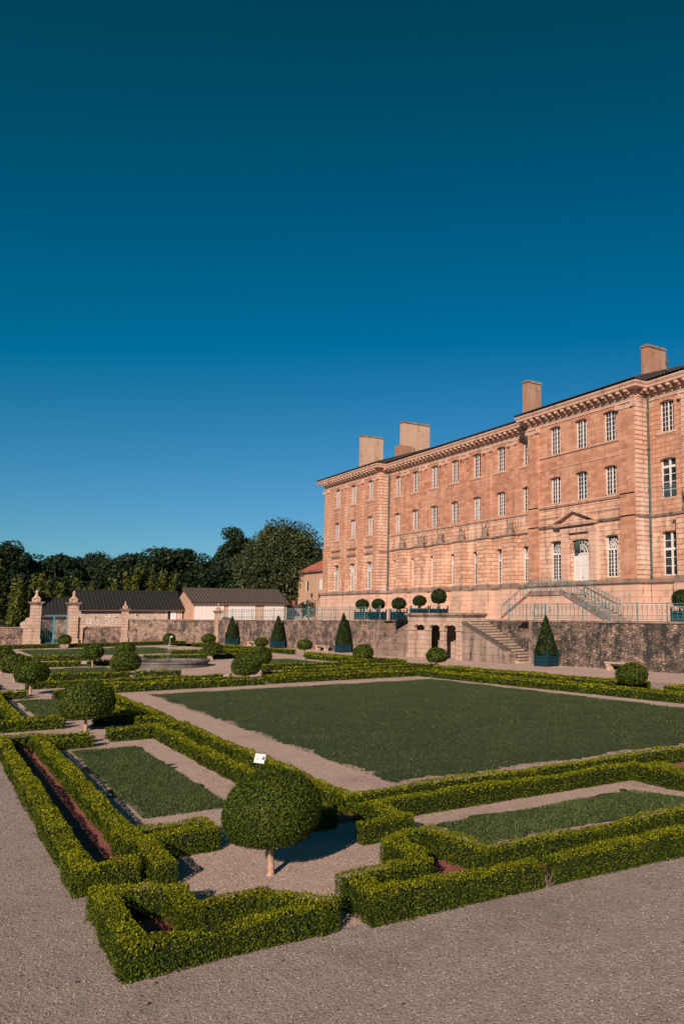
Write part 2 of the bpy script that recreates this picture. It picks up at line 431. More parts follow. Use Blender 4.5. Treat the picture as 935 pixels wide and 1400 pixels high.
# inner gravel paths, paler crushed stone
def sheet(name, pts, z, mat): return struct(MB().quad(*[(x, y, z) for x, y in pts]).build(name, mat))
sheet('parterre_gravel', [(-37.9, 2.2), (-8.6, 2.2), (-8.6, 30), (-37.9, 24.2)], 0.004, 'gravel_pale')
sheet('fountain_court', [(-96, 2.2), (-37.95, 2.2), (-37.95, 24.2), (-96, 24.2)], 0.004, 'gravel_pale')
tp = MB().quad(WP(-92, 5.5, 0.004), WP(-20, 5.5, 0.004), WP(-20, -0.2, 0.004), WP(-92, -0.2, 0.004)).build('terrace_foot_path', 'gravel_pale'); struct(tp)

# ------------------------------------------------------------------ lawns
def ragged(pts, step=0.12, amp=0.05):
    out = []
    for (x0, y0), (x1, y1) in zip(pts, pts[1:] + pts[:1]):
        L = math.hypot(x1 - x0, y1 - y0); n = max(2, int(L / step)); nx, ny = (y1 - y0) / L, -(x1 - x0) / L
        for i in range(n):
            t = i / n; o = random.gauss(0, amp * 0.6) + amp * math.sin(t * L * 2.1 + x0)
            out.append((x0 + (x1 - x0) * t + nx * o, y0 + (y1 - y0) * t + ny * o))
    return out
def lawn(name, pts, dens, blade, z=0.012, amp=0.10):
    rp = ragged(pts, 0.14, amp)
    o = struct(MB().quad(*[(x, y, z) for x, y in rp]).build(name, 'lawn'))
    xs = np.array([p[0] for p in pts]); ys = np.array([p[1] for p in pts])
    area = 0.5 * abs(np.dot(xs, np.roll(ys, 1)) - np.dot(ys, np.roll(xs, 1)))
    n = int(area * dens)
    # blades fill the quad bilinearly
    a, b_ = rng.random(n) * 1.02 - 0.01, rng.random(n) * 1.02 - 0.01
    Q = np.array(pts)
    P = (1 - a)[:, None] * ((1 - b_)[:, None] * Q[0] + b_[:, None] * Q[3]) + a[:, None] * ((1 - b_)[:, None] * Q[1] + b_[:, None] * Q[2])
    an = rng.random(n) * 2 * np.pi; h = blade * rng.uniform(0.5, 1.4, n); w = blade * 0.22
    tuft = 0.75 + 0.5 * (np.sin(P[:, 0] * 2.3) * np.sin(P[:, 1] * 2.9 + 1))
    h *= np.clip(tuft, 0.5, 1.4)
    V = np.empty((n, 3, 3))
    dx, dy = np.cos(an) * w, np.sin(an) * w
    lean = rng.normal(0, 0.45, (n, 2)) * h[:, None]
    V[:, 0] = np.c_[P[:, 0] - dx, P[:, 1] - dy, np.full(n, z)]
    V[:, 1] = np.c_[P[:, 0] + dx, P[:, 1] + dy, np.full(n, z)]
    V[:, 2] = np.c_[P[:, 0] + lean[:, 0], P[:, 1] + lean[:, 1], z + h]
    gm = quads_mesh('grass', V.reshape(-1, 3), 3)
    go = obj('grass', gm, 'grass_blade', o); go['kind'] = 'stuff'
    return o
lawn('main_lawn', [(-36.35, 8.15), (-15.05, 8.15), (-15.05, 22.95), (-36.35, 21.75)], 420, 0.034)
lawn('side_lawn', [(-22.75, 3.3), (-14.9, 3.3), (-14.9, 4.77), (-22.75, 4.77)], 2800, 0.036)
lawn('side_lawn', [(-36.7, 3.35), (-29.2, 3.35), (-29.2, 4.75), (-36.7, 4.75)], 900, 0.055)
lawn('side_lawn', [(-11.72, 7.15), (-10.35, 7.15), (-10.35, 12.0), (-11.72, 11.5)], 2800, 0.036)
lawn('far_lawn', [(-55.8, 6.2), (-48.4, 6.2), (-48.4, 9.6), (-55.8, 9.6)], 200, 0.07)
lawn('far_lawn', [(-84.0, 7.5), (-71.2, 7.5), (-71.2, 19.4), (-84.0, 18.6)], 90, 0.09)
lawn('far_lawn', [(-58.0, 19.0), (-49.2, 19.0), (-49.2, 23.0), (-58.0, 22.2)], 200, 0.07)

# ------------------------------------------------------------------ hedges
HEDGES = []
def hedge(label, segs, w=0.36, h=0.33, group='clipped box hedges of the parterre'):
    """segs: list of ((x0,y0),(x1,y1)) centre lines; one connected hedge = one thing"""
    w -= 0.09
    P_all, N_all, S_all = [], [], []
    core = MB()
    info = []
    for (a, b_) in segs:
        a = np.array(a, float); b_ = np.array(b_, float); L = np.linalg.norm(b_ - a)
        d = (b_ - a) / L; n = np.array([d[1], -d[0]]); info.append((a, b_, d, n, L))
    def inside(Q, skip):
        r = np.zeros(len(Q), bool)
        for k, (a, b_, d, n, L) in enumerate(info):
            if k == skip: continue
            q = Q[:, :2] - a; s = q @ d; t = q @ n
            r |= (s > -w / 2 + 0.02) & (s < L + w / 2 - 0.02) & (np.abs(t) < w / 2 - 0.02)
        return r
    cx = np.mean([(i[0] + i[1]) / 2 for i in info], axis=0)
    for k, (a, b_, d, n, L) in enumerate(info):
        # core
        a2, b2 = a - d * (w / 2 - 0.055), b_ + d * (w / 2 - 0.055); hw = w / 2 - 0.052
        core.hexa([(*(a2 - n * hw), 0), (*(b2 - n * hw), 0), (*(b2 + n * hw), 0), (*(a2 + n * hw), 0)],
                  [(*(a2 - n * hw * .95), h - 0.05), (*(b2 - n * hw * .95), h - 0.05), (*(b2 + n * hw * .95), h - 0.05), (*(a2 + n * hw * .95), h - 0.05)])
        # sample in chunks so the leaf size follows distance
        nch = max(1, int(L / 2)); LL = L + w
        for c in range(nch):
            s0, s1 = -w / 2 + LL * c / nch, -w / 2 + LL * (c + 1) / nch
            mid = a + d * (s0 + s1) / 2; dist = max(7.5, math.hypot(*mid))
            size = float(np.clip(dist * 0.0013, 0.0145, 0.07)); dens = 0.9 / (size * size * 0.8)
            def samp(area): return max(4, int(area * dens))
            m_ = samp((s1 - s0) * w); s = rng.uniform(s0, s1, m_); t = rng.uniform(-w / 2, w / 2, m_)
            edge = np.clip(np.abs(t) / (w / 2), 0, 1) ** 6 * 0.03
            P_all.append(np.c_[a + s[:, None] * d + t[:, None] * n, h - edge]); N_all.append(np.tile((0, 0, 1.), (m_, 1))); S_all.append(np.full(m_, size))
            idx = [k] * m_
            for sg in (-1, 1):
                m2 = samp((s1 - s0) * h); s = rng.uniform(s0, s1, m2); z = rng.uniform(0.0, h, m2)
                t = sg * (w / 2 - (z / h) ** 6 * 0.025 + 0.012 * np.sin(z * 9))
                P_all.append(np.c_[a + s[:, None] * d + t[:, None] * n, z]); N_all.append(np.tile((*(n * sg), 0.25), (m2, 1))); S_all.append(np.full(m2, size))
                idx += [k] * m2
        for sg, e in ((-1, a), (1, b_)):
            dist = max(7.5, math.hypot(*e)); size = float(np.clip(dist * 0.0013, 0.0145, 0.07)); dens = 0.9 / (size * size * 0.8)
            m2 = max(4, int(w * h * dens)); t = rng.uniform(-w / 2, w / 2, m2); z = rng.uniform(0, h, m2)
            P_all.append(np.c_[e + d * sg * (w / 2) + t[:, None] * n, z]); N_all.append(np.tile((*(d * sg), 0.25), (m2, 1))); S_all.append(np.full(m2, size))
        # tag segment of the samples collected so far
        tot = sum(len(p) for p in P_all)
        if k == 0: seg_id = np.zeros(tot, int)
        else: seg_id = np.r_[seg_id, np.full(tot - len(seg_id), k)]
    P = np.concatenate(P_all); Nn = np.concatenate(N_all); S = np.concatenate(S_all)
    keep = np.ones(len(P), bool)
    for k in range(len(info)):
        sel = seg_id == k; keep[sel] = ~inside(P[sel], k)
    # overlapping tops: keep both (thin), fine
    top = Nn[:, 2] > 0.9
    keep |= top & (rng.random(len(P)) < 0.5)
    P, Nn, S = P[keep], Nn[keep], S[keep]
    amp = 0.016
    off = wob(P, 2.1, cx[0]) * amp + wob(P, 6.5, cx[1]) * 0.008
    ph = cx[0] * 1.7 + cx[1]
    notch = np.maximum(0, np.sin(P[:, 0] * 2.9 + ph) * np.sin(P[:, 1] * 3.1 + ph * 0.7) - 0.55) * 0.085
    P = P + Nn * (off - notch + rng.uniform(-0.022, 0.012, len(P)))[:, None]
    P[:, 2] += (np.sin(P[:, 0] * 0.9 + P[:, 1] * 1.3 + cx[0]) * 0.022) * (P[:, 2] / h)
    # stray sprigs
    st = rng.random(len(P)) < 0.035
    P[st] += Nn[st] * rng.uniform(0.01, 0.045, st.sum())[:, None]
    P[:, 2] = np.maximum(P[:, 2], 0.012)
    root = wthing('box_hedge', label, 'hedge', (float(cx[0]), float(cx[1]), 0), group=group)
    V = leaf_quads(P, Nn, S, 0.55, 1.5)
    V[:, 2] = np.maximum(V[:, 2], 0.004)
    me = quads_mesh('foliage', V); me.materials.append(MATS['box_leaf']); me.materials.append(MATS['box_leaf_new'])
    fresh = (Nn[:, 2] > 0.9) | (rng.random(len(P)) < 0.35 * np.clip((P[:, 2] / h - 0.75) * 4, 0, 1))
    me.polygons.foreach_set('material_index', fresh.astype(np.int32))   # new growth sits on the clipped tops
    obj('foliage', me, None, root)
    core.build('core', 'hedge_core', root)
    HEDGES.append(root)
    return root
def run(*pts): return list(zip(pts[:-1], pts[1:]))
def bed(pts, z=0.009, nm='mulch_bed'): return struct(MB().quad(*[(x, y, z) for x, y in pts]).build(nm, 'mulch'))

# corner key piece
W3 = 0.34
hedge('box hedge key loop round a small red bed at the nearest corner', run((-8.66, 1.91), (-8.66, 3.82), (-9.44, 3.40), (-9.44, 2.62), (-10.10, 2.62), (-10.48, 1.91), (-8.66, 1.91)), W3, 0.32)
bed([(-10.5, 1.95), (-8.7, 1.95), (-8.7, 3.6), (-9.4, 3.3)])
# left band: outer loops (trench between two runs), inner loops and their arms
hedge('long box hedge loop along the left gravel walk, nearest to the camera',
      run((-24.2, 1.89), (-11.45, 1.89), (-11.45, 2.36)) + run((-11.2, 2.76), (-12.45, 2.76), (-12.45, 3.66)) + run((-12.45, 2.68), (-24.2, 2.68)) + run((-12.98, 2.62), (-12.98, 3.66), (-12.45, 3.66)) + run((-24.2, 1.90), (-24.2, 2.62)) + run((-23.35, 2.58), (-23.35, 3.72)) + run((-24.05, 2.62), (-24.05, 3.72)), 0.37, 0.31)
bed([(-24.2, 2.0), (-11.5, 2.0), (-11.5, 2.6), (-24.2, 2.6)])
hedge('box hedge loop along the left walk, second from the camera',
      run((-38.0, 1.90), (-27.5, 1.90), (-27.5, 2.58), (-38.0, 2.58), (-38.0, 1.90)) + run((-27.5, 2.6), (-27.5, 3.6)) + run((-28.15, 2.6), (-28.15, 3.6)) + run((-37.6, 2.6), (-37.6, 3.6)), 0.36, 0.33)
bed([(-38, 2.0), (-27.6, 2.0), (-27.6, 2.5), (-38, 2.5)])
hedge('box hedge between main lawn path and left side lawn, nearest length',
      run((-24.2, 5.56), (-12.6, 5.56)) + run((-24.2, 6.28), (-13.32, 6.28)) + run((-24.2, 5.56), (-24.2, 6.28)) + run((-24.0, 5.4), (-24.0, 4.5)) + run((-24.55, 5.4), (-24.55, 4.5)) + run((-12.6, 5.56), (-12.6, 4.8)) + run((-13.1, 5.56), (-13.1, 4.8))
      + run((-13.32, 6.28), (-13.32, 16.6)) + run((-12.55, 6.2), (-12.55, 12.3), (-11.0, 12.35)) + run((-12.55, 6.32), (-11.45, 6.32), (-11.45, 5.72)), 0.35, 0.33)
bed([(-24.2, 5.7), (-12.7, 5.7), (-12.7, 6.15), (-24.2, 6.15)])
bed([(-13.2, 5.7), (-12.7, 5.7), (-12.7, 16), (-13.2, 16)], 0.0105)
hedge('box hedge between main lawn path and left side lawn, farther length',
      run((-37.3, 5.56), (-27.4, 5.56), (-27.4, 6.28), (-37.3, 6.28), (-37.3, 5.56)) + run((-27.4, 5.5), (-27.4, 4.6)) + run((-26.6, 6.28), (-27.4, 6.28)) + run((-37.0, 5.5), (-37.0, 4.7)), 0.35, 0.33)
bed([(-37.3, 5.7), (-27.5, 5.7), (-27.5, 6.15), (-37.3, 6.15)])
hedge('short box hedge joining the two lawn-side lengths behind the second ball tree', run((-24.6, 6.30), (-26.3, 6.30), (-26.3, 5.6)), 0.34, 0.30)
# near right band
hedge('box hedge loop running right along the front gravel, nearest row',
      run((-8.55, 4.45), (-8.48, 6.50)) + run((-8.55, 4.42), (-9.05, 4.42)) + run((-9.22, 4.42), (-9.30, 5.38)) + run((-9.72, 5.56), (-10.2, 5.56)) + run((-9.30, 5.38), (-9.72, 5.56))
      , 0.36, 0.34)
hedge('front right box hedge row beyond the bare twig plant', run((-8.47, 6.95), (-8.38, 9.0), (-8.25, 16.0)), 0.36, 0.34)
hedge('second box hedge row from the front right, edging the side lawn', run((-9.28, 6.45), (-9.12, 16.0)) + run((-9.3, 6.42), (-10.45, 6.22), (-10.4, 5.58)), 0.36, 0.34)
bed([(-9.1, 4.6), (-8.6, 4.6), (-8.3, 16), (-9.0, 16)])
bed([(-10.3, 5.7), (-9.05, 5.3), (-8.5, 7.2), (-9.3, 6.5), (-10.3, 6.2)], 0.0105)
hedge('box hedge enclosing the far end of the front right side lawn', run((-12.3, 12.75), (-9.5, 12.75)) , 0.34, 0.32)
# far side of the main lawn (towards the terrace)
def fy(X, o): return 23.15 + o + 0.095 * (X + 28)
hedge('box hedge beside the far gravel edge of the main lawn, right part', run((-25.6, fy(-25.6, 0)), (-12, fy(-12, 0))) + run((-25.6, fy(-25.6, 0)), (-25.6, fy(-25.6, .85)), (-12, fy(-12, .85))), 0.36, 0.33)
hedge('box hedge beside the far gravel edge of the main lawn, left part', run((-38.2, fy(-38.2, 0)), (-26.1, fy(-26.1, 0))) + run((-38.2, fy(-38.2, .8)), (-26.1, fy(-26.1, .85)), (-26.1, fy(-26.1, 0))), 0.36, 0.33)
hedge('box hedge row between terrace path and main lawn, left of the lone right ball', run((-40.5, fy(-40.5, 2.5)), (-26.3, fy(-26.3, 2.6)), (-26.3, fy(-26.3, 3.5)), (-40.0, fy(-40.0, 3.3)), (-40.5, fy(-40.5, 2.5))), 0.38, 0.34)
hedge('box hedge row between terrace path and main lawn, right of the lone right ball', run((-24.3, fy(-24.3, 2.6)), (-12, fy(-12, 2.6))) + run((-24.3, fy(-24.3, 2.6)), (-24.3, fy(-24.3, 3.55)), (-12, fy(-12, 3.6))), 0.38, 0.34)
# cross rows at the far end of the main lawn
hedge('box hedge along the far left end of the main lawn, left of the gap', run((-38.1, 6.4), (-38.25, 13.45)) + run((-39.6, 6.4), (-39.7, 13.2)) + run((-38.1, 6.4), (-39.6, 6.4)), 0.36, 0.33)
hedge('box hedge along the far left end of the main lawn, right of the gap', run((-38.5, 14.1), (-38.6, 22.3)) + run((-40.0, 14.3), (-40.0, 23.2)) + run((-38.5, 14.1), (-40.0, 14.3)), 0.36, 0.33)
hedge('box hedge row in front of the fountain, left piece', run((-41.9, 4.2), (-41.8, 13.0)), 0.36, 0.33)
hedge('low box hedge block between fountain and lawn path, left of its gap', run((-46.3, 5.4), (-46.2, 9.0)), 0.42, 0.34)
hedge('low box hedge block between fountain and lawn path, right of its gap', run((-46.2, 9.6), (-45.8, 11.5)), 0.42, 0.34)
hedge('box hedge row right of the fountain, nearest', run((-42.2, 15.0), (-42.4, 23.6)), 0.36, 0.33)
hedge('box hedge row right of the fountain, second', run((-44.4, 17.0), (-44.6, 24.6), (-41.4, 25.0)), 0.36, 0.34)
hedge('box hedge row right of the fountain, third', run((-47.2, 16.7), (-47.4, 23.4)), 0.4, 0.35)
hedge('box hedge running beside the terrace path, behind the middle ball trees', run((-59.2, 24.3), (-47.2, 25.9)), 0.5, 0.36)
hedge('box hedge behind the ball tree left of the arcade', run((-57.0, 23.4), (-48.4, 24.4)), 0.4, 0.34)
hedge('box hedge behind the fountain, left row', run((-57.6, 5.6), (-57.2, 10.4)), 0.4, 0.36)
hedge('box hedge in front of the far left lawn', run((-65.6, 5.8), (-64.2, 10.6)), 0.45, 0.36)
hedge('box hedge behind the fountain, right row', run((-62.0, 13.4), (-61.0, 19.6)), 0.45, 0.36)
hedge('box hedge at the right side of the far lawn', run((-70.6, 20.4), (-60.8, 21.8)), 0.45, 0.36)
hedge('box hedge right of the fountain jet, far row', run((-69.5, 17.0), (-68.0, 24.2)), 0.45, 0.36)
hedge('box hedge below the terrace, at the left bench', run((-84.0, 22.6), (-64.0, 25.0)), 0.5, 0.38)
hedge('box hedge at the foot of the gate wall, left of the gate ball', run((-87.0, 4.0), (-87.4, 10.8)), 0.5, 0.40)
hedge('box hedge at the foot of the gate wall, right of the gate ball', run((-87.0, 12.0), (-89.6, 23.0)), 0.5, 0.40)
hedge('outer box hedge of the left walk beyond the main lawn', run((-90.0, 1.9), (-42.0, 1.9)) + run((-90.0, 2.75), (-42.0, 2.75)) + run((-42.0, 1.9), (-42.0, 2.75)), 0.36, 0.33)
hedge('box hedge on the left edge of the far lawns', run((-85, 5.6), (-43.6, 5.2)), 0.36, 0.33)
bed([(-39.5, 6.5), (-38.2, 6.5), (-38.3, 13.2), (-39.6, 13.0)])
bed([(-40.0, 23.5), (-26.2, 24.6), (-26.2, 23.6), (-38.0, 22.4)])
bed([(-38.4, 22.6), (-12, 25.1), (-12, 25.4), (-38.4, 22.9)], 0.0105)

# ------------------------------------------------------------------ clipped ball trees
def ellipsoid_pts(n, r, flat=0.45):
    u = rng.normal(0, 1, (n, 3)); u /= np.linalg.norm(u, axis=1, keepdims=True)
    P = u * np.array(r)
    low = P[:, 2] < -flat * r[2]
    P[low, 2] = -flat * r[2] + (P[low, 2] + flat * r[2]) * 0.35
    Nn = u / np.array(r); Nn /= np.linalg.norm(Nn, axis=1, keepdims=True)
    return P, Nn
def ball_tree(loc, w, top, bot, label, size=None, trunk=True, mat='ball_leaf', group='clipped ball trees'):
    dist = math.hypot(loc[0], loc[1]); size = size or float(np.clip(dist * 0.0013, 0.017, 0.07))
    root = thing('ball_tree', label, 'topiary', (loc[0], loc[1], loc[2] if len(loc) > 2 else 0), group=group)
    rx, rz = w / 2, (top - bot) / 2 * 1.08
    area = 4 * math.pi * ((rx * rx * 2 + rx * rz * 4) / 6)
    n = int(area * 1.25 / (size * size * 0.75))
    P, Nn = ellipsoid_pts(n, (rx, rx, rz), 0.66)
    P += Nn * (wob(P, 3.1, loc[0]) * 0.012 * rx / 0.65 + rng.normal(0, 0.008, n))[:, None]
    st = rng.random(n) < 0.04; P[st] += Nn[st] * rng.uniform(0.01, 0.04, st.sum())[:, None]
    P[:, 2] += (top + bot) / 2
    obj('crown', quads_mesh('crown', leaf_quads(P, Nn, np.full(n, size), 0.55, 1.4)), mat, root)
    prof = [(0.02, bot + 0.06)]
    for k in range(1, 8):
        a = -math.pi / 2 + math.pi * k / 8
        zz = math.sin(a) * rz * (0.93); zz = max(zz, -0.66 * rz)
        prof.append((math.cos(a) * rx * 0.93, (top + bot) / 2 + zz))
    prof.append((0.02, (top + bot) / 2 + rz * 0.93))
    MB().lathe(prof, n=14).build('core', 'hedge_core', root, True)
    if trunk:
        tr = 0.045 if dist < 20 else 0.05
        MB().tube([(0.0, 0, -0.03), (0.004, 0.01, 0.05), (-0.006, 0.0, (bot + 0.15) * 0.5), (0.01, -0.01, bot + 0.25)], [tr * 1.25, tr * 1.05, tr * 0.9, tr * 0.85], 10).build('trunk', 'trunk_pale', root, True)
    return root
BT = [((-10.82, 4.01), 1.27, 1.30, 0.34, 'large clipped ball tree on a pale trunk, nearest to the camera'),
      ((-26.46, 4.15), 1.50, 1.38, 0.29, 'broad clipped ball tree beside the second left side lawn'),
      ((-38.9, 3.95), 1.30, 1.37, 0.45, 'clipped ball tree third along the left walk, small plate beside its trunk'),
      ((-46.6, 4.0), 1.34, 1.34, 0.39, 'clipped ball tree fourth along the left walk'),
      ((-54.0, 3.98), 1.26, 1.39, 0.5, 'clipped ball tree at the left picture edge, fifth along the walk'),
      ((-56.3, 9.0), 1.24, 1.36, 0.5, 'clipped ball tree on a tall bare trunk left of the fountain'),
      ((-48.2, 9.35), 1.56, 1.24, 0.14, 'wide low ball tree just in front of the fountain on its left'),
      ((-65.0, 12.55), 1.36, 1.18, 0.36, 'ball tree directly behind the low one left of the fountain'),
      ((-86.6, 11.35), 1.18, 1.24, 0.34, 'small ball tree standing before the blue gate'),
      ((-84.3, 20.25), 1.16, 1.29, 0.29, 'small ball tree with a white card before the far rubble wall'),
      ((-82.0, 23.4), 1.38, 1.22, 0.36, 'small ball tree before the far corner of the terrace wall'),
      ((-59.6, 17.3), 1.32, 1.25, 0.31, 'ball tree on a short trunk right behind the fountain'),
      ((-41.0, 13.6), 1.42, 1.25, 0.2, 'front one of two overlapping ball trees at the lawn corner gap'),
      ((-49.2, 17.15), 1.42, 1.28, 0.16, 'rear one of two overlapping ball trees right of the fountain'),
      ((-71.5, 25.0), 1.18, 1.12, 0.32, 'small ball tree in front of the left terrace bench'),
      ((-59.5, 24.2), 1.14, 1.30, 0.5, 'ball tree on a slim trunk between two cone topiaries'),
      ((-50.6, 24.75), 1.38, 1.19, 0.14, 'squat ball tree beside the cone nearest the arcade'),
      ((-41.2, 24.9), 1.27, 1.32, 0.44, 'ball tree in front of the stone arcade'),
      ((-25.4, 25.05), 1.36, 1.22, 0.33, 'ball tree in front of the stone bench at the right')]
for a in BT: ball_tree(*a)

# ------------------------------------------------------------------ tubs and cones
def make_tub(w=1.0, h=0.82):
    root = thing('planter_box', 'x', 'planter', group='blue square planter boxes')
    p = 0.085
    post = MB().box(-p / 2, -p / 2, 0, p / 2, p / 2, h + 0.06).lathe([(0.03, 0), (0.055, 0.05), (0.04, 0.10), (0.005, 0.13)], (0, 0, h + 0.06), 8).mesh('post')
    sl = MB().box(-w / 2 + p / 2, -0.017, 0, w / 2 - p / 2, 0.017, h * 0.235).mesh('slat')
    post.materials.append(MATS['tub_teal']); sl.materials.append(MATS['tub_teal'])
    for sx in (-1, 1):
        for sy in (-1, 1):
            o = obj('post', post, None, root); o.location = (sx * (w / 2 - p / 2), sy * (w / 2 - p / 2), 0)
    for k in range(4):
        for j in range(3):
            o = obj('slat', sl, None, root)
            a = k * math.pi / 2; o.rotation_euler = (0, 0, a)
            o.location = (math.sin(a) * (w / 2 - p / 2), -math.cos(a) * (w / 2 - p / 2), 0.10 + j * h * 0.275)
    for k in range(2):
        st = MB().box(-p * 0.4, -w / 2 + p * 0.05, 0.06, p * 0.4, -w / 2 + p * 0.25, h).build('stile', 'tub_teal', root)
        st.rotation_euler = (0, 0, k * math.pi)
    MB().box(-w / 2 + p, -w / 2 + p, 0.05, w / 2 - p, w / 2 - p, h - 0.1).build('soil', 'earth', root)
    return root
def cone_tree(loc, base, z0, top, r, label):
    root = thing('cone_topiary', label, 'topiary', (loc[0], loc[1], base), group='cone topiaries along the terrace wall')
    hgt = top - base; z0 -= base
    n = 5200
    t = 1 - np.sqrt(rng.random(n)); an = rng.random(n) * 2 * np.pi
    rr = r * (1 - t) ** 0.93 + 0.03
    rr *= 1 - 0.10 * np.clip(1 - t * 9, 0, 1)
    P = np.c_[np.cos(an) * rr, np.sin(an) * rr, z0 + t * (hgt - z0)]
    Nn = np.c_[np.cos(an), np.sin(an), np.full(n, 0.3)]
    P += Nn * (wob(P, 3.0, loc[0])[:, None] * 0.02 + rng.normal(0, 0.012, (n, 1)))
    obj('foliage', quads_mesh('foliage', leaf_quads(P, Nn, np.full(n, 0.075), 0.6, 1.4)), 'yew_leaf', root)
    MB().lathe([(r * 0.9, z0 + 0.02), (r * 0.45, z0 + (hgt - z0) * 0.5), (0.02, hgt - 0.08)], n=14).build('core', 'hedge_core', root, True)
    MB().tube([(0, 0, 0), (0, 0, z0 + 0.1)], 0.05, 8).build('trunk', 'bark', root)
    return root
tub0 = make_tub()
wa = math.atan(0.1411)
CONES = [(-40.9, 0.95, 1.12, 'blue planter box at the foot of the wall, right of the stairs', 'cone topiary right of the garden stairs, the largest one', 3.25),
         (-64.3, 0.85, 1.0, 'blue planter box at the wall left of the arcade', 'cone topiary left of the arcade, leaning a shadow on the wall', 3.35),
         (-75.5, 0.85, 1.0, 'blue planter box between the left bench and the slim ball tree', 'cone topiary between the left bench and the slim ball tree', 3.1),
         (-85.1, 0.85, 1.0, 'blue planter box nearest the far corner pillar', 'cone topiary nearest the far corner pillar', 3.05)]
for i, (X, off, s, l1, l2, top) in enumerate(CONES):
    p = WP(X, off)
    if i == 0: tub0.location = p; tub0.rotation_euler = (0, 0, wa + R(4)); tub0.scale = (s, s, 1); tub0['label'] = l1
    else: dup(tub0, p, wa + R(random.uniform(-4, 4)), l1, (s, s, 1))
    cone_tree(p, 0.6, 0.76, top, 0.64 * s, l2)
# tubs with balls up on the terrace
TT = [((-64.1, 31.2), 'leftmost of the five terrace balls', 1.12), ((-61.3, 31.3), 'second of the five terrace balls', 1.12), ((-58.1, 31.5), 'third terrace ball, left of the arcade', 1.15),
      ((-54.6, 31.4), 'fourth of five terrace balls, above the arcade', 1.05), ((-52.25, 31.7), 'highest terrace ball, above the arcade', 1.15), ((-34.3, 38.2), 'terrace ball at the right picture edge', 1.2)]
for i, ((x, y), nm, w) in enumerate(TT):
    zb = 2.72 if i in (0, 1, 2) else (2.95 if i < 5 else 2.8)
    dup(tub0, (x, y, zb), wa, 'dark blue planter box holding the ' + nm, (1.02, 1.02, 0.95))
    ball_tree((x, y, zb + 0.6), w, (1.15, 1.15, 1.2, 1.1, 1.55, 1.35)[i], (0.3, 0.3, 0.3, 0.3, 0.42, 0.3)[i], 'dark clipped ball tree in a planter, ' + nm, 0.075, True, 'yew_leaf', 'ball trees in terrace planters')
# ------------------------------------------------------------------ terrace and its retaining wall
ter = MB()
xs_ = [-135, -112, -90, -75, -60, -45, -30, -12]
for a, b_ in zip(xs_[:-1], xs_[1:]):
    za, zb = wtop(a) - 0.10, wtop(b_) - 0.10
    ter.quad(WP(a, -2.2, za), WP(b_, -2.2, zb), (b_, 75, zb), (a, 75, za))
    if b_ <= -60 or a >= -45:
        ter.quad(WP(a, -0.35, za), WP(b_, -0.35, zb), WP(b_, -2.2, zb), WP(a, -2.2, za))
struct(ter.build('terrace', 'gravel_pale'))
RW = wthing('retaining_wall', 'tall mossy rubble retaining wall carrying the terrace railing', 'wall', WP(-40, 0))
def wall_piece(x0, x1, o0, o1, name, mat, z1=None, parent=RW, z0=-0.2):
    za = wtop(x0) - 0.12 if z1 is None else z1; zb = wtop(x1) - 0.12 if z1 is None else z1
    return MB().hexa([WP(x0, o0, z0), WP(x1, o0, z0), WP(x1, o1, z0), WP(x0, o1, z0)], [WP(x0, o0, za), WP(x1, o0, zb), WP(x1, o1, zb), WP(x0, o1, za)]).build(name, mat, parent)
wall_piece(-43.25, -12, 0, -0.6, 'wall_face', 'rubble_wall')
wall_piece(-90.6, -60.3, 0, -0.6, 'wall_face', 'rubble_far')
wall_piece(-60.3, -43.25, -1.25, -1.85, 'wall_face', 'rubble_wall')
wall_piece(-43.3, -43.0, 0.06, -1.9, 'pier', 'stone_grey', 2.80)
wall_piece(-60.9, -60.25, 0.06, -1.9, 'pier', 'stone_grey', 2.62)
cop = None
def coping(x0, x1, o0, o1, step=1.25):
    x = x0
    while x < x1 - 0.1:
        e = min(x + step * random.uniform(0.85, 1.15), x1); z = wtop((x + e) / 2) - 0.115; dz = random.uniform(-0.006, 0.006)
        MB().hexa([WP(x + 0.006, o0, z), WP(e - 0.006, o0, z), WP(e - 0.006, o1, z), WP(x + 0.006, o1, z)], [WP(x + 0.006, o0, z + 0.115 + dz), WP(e - 0.006, o0, z + 0.115 + dz), WP(e - 0.006, o1, z + 0.115 + dz), WP(x + 0.006, o1, z + 0.115 + dz)]).build('coping_stone', 'stone_grey', RW)
        x = e
coping(-43.3, -18, 0.07, -0.55); coping(-90.5, -60.3, 0.07, -0.55); coping(-60.2, -43.4, -1.2, -1.8)

# arcade with double stair
ARC = wthing('garden_arcade', 'pale stone arcade of three arches between two garden stairs', 'arcade', WP(-52, 0.5))
AX0, AX1, AO = -55.1, -48.85, 1.05
ops = [(-54.40, -53.06), (-52.62, -51.30), (-50.86, -49.50)]
def wb(x0, x1, o0, o1, z0, z1, name, mat='stone_pale', parent=ARC, bevel=0):
    return MB().hexa([WP(x0, o0, z0), WP(x1, o0, z0), WP(x1, o1, z0), WP(x0, o1, z0)], [WP(x0, o0, z1), WP(x1, o0, z1), WP(x1, o1, z1), WP(x0, o1, z1)]).build(name, mat, parent, False, bevel)
ed = [AX0] + [e for o in ops for e in o] + [AX1]
for k in range(4):
    a, b_ = ed[2 * k], ed[2 * k + 1]
    wb(a, b_, AO, AO - 0.28, -0.1, 2.03, 'pier')
    wb(a - 0.05, b_ + 0.05, AO + 0.05, AO - 0.285, 2.03, 2.15, 'impost')
    wb(a - 0.04, b_ + 0.04, AO + 0.04, AO - 0.1, 0, 0.28, 'pier_base')
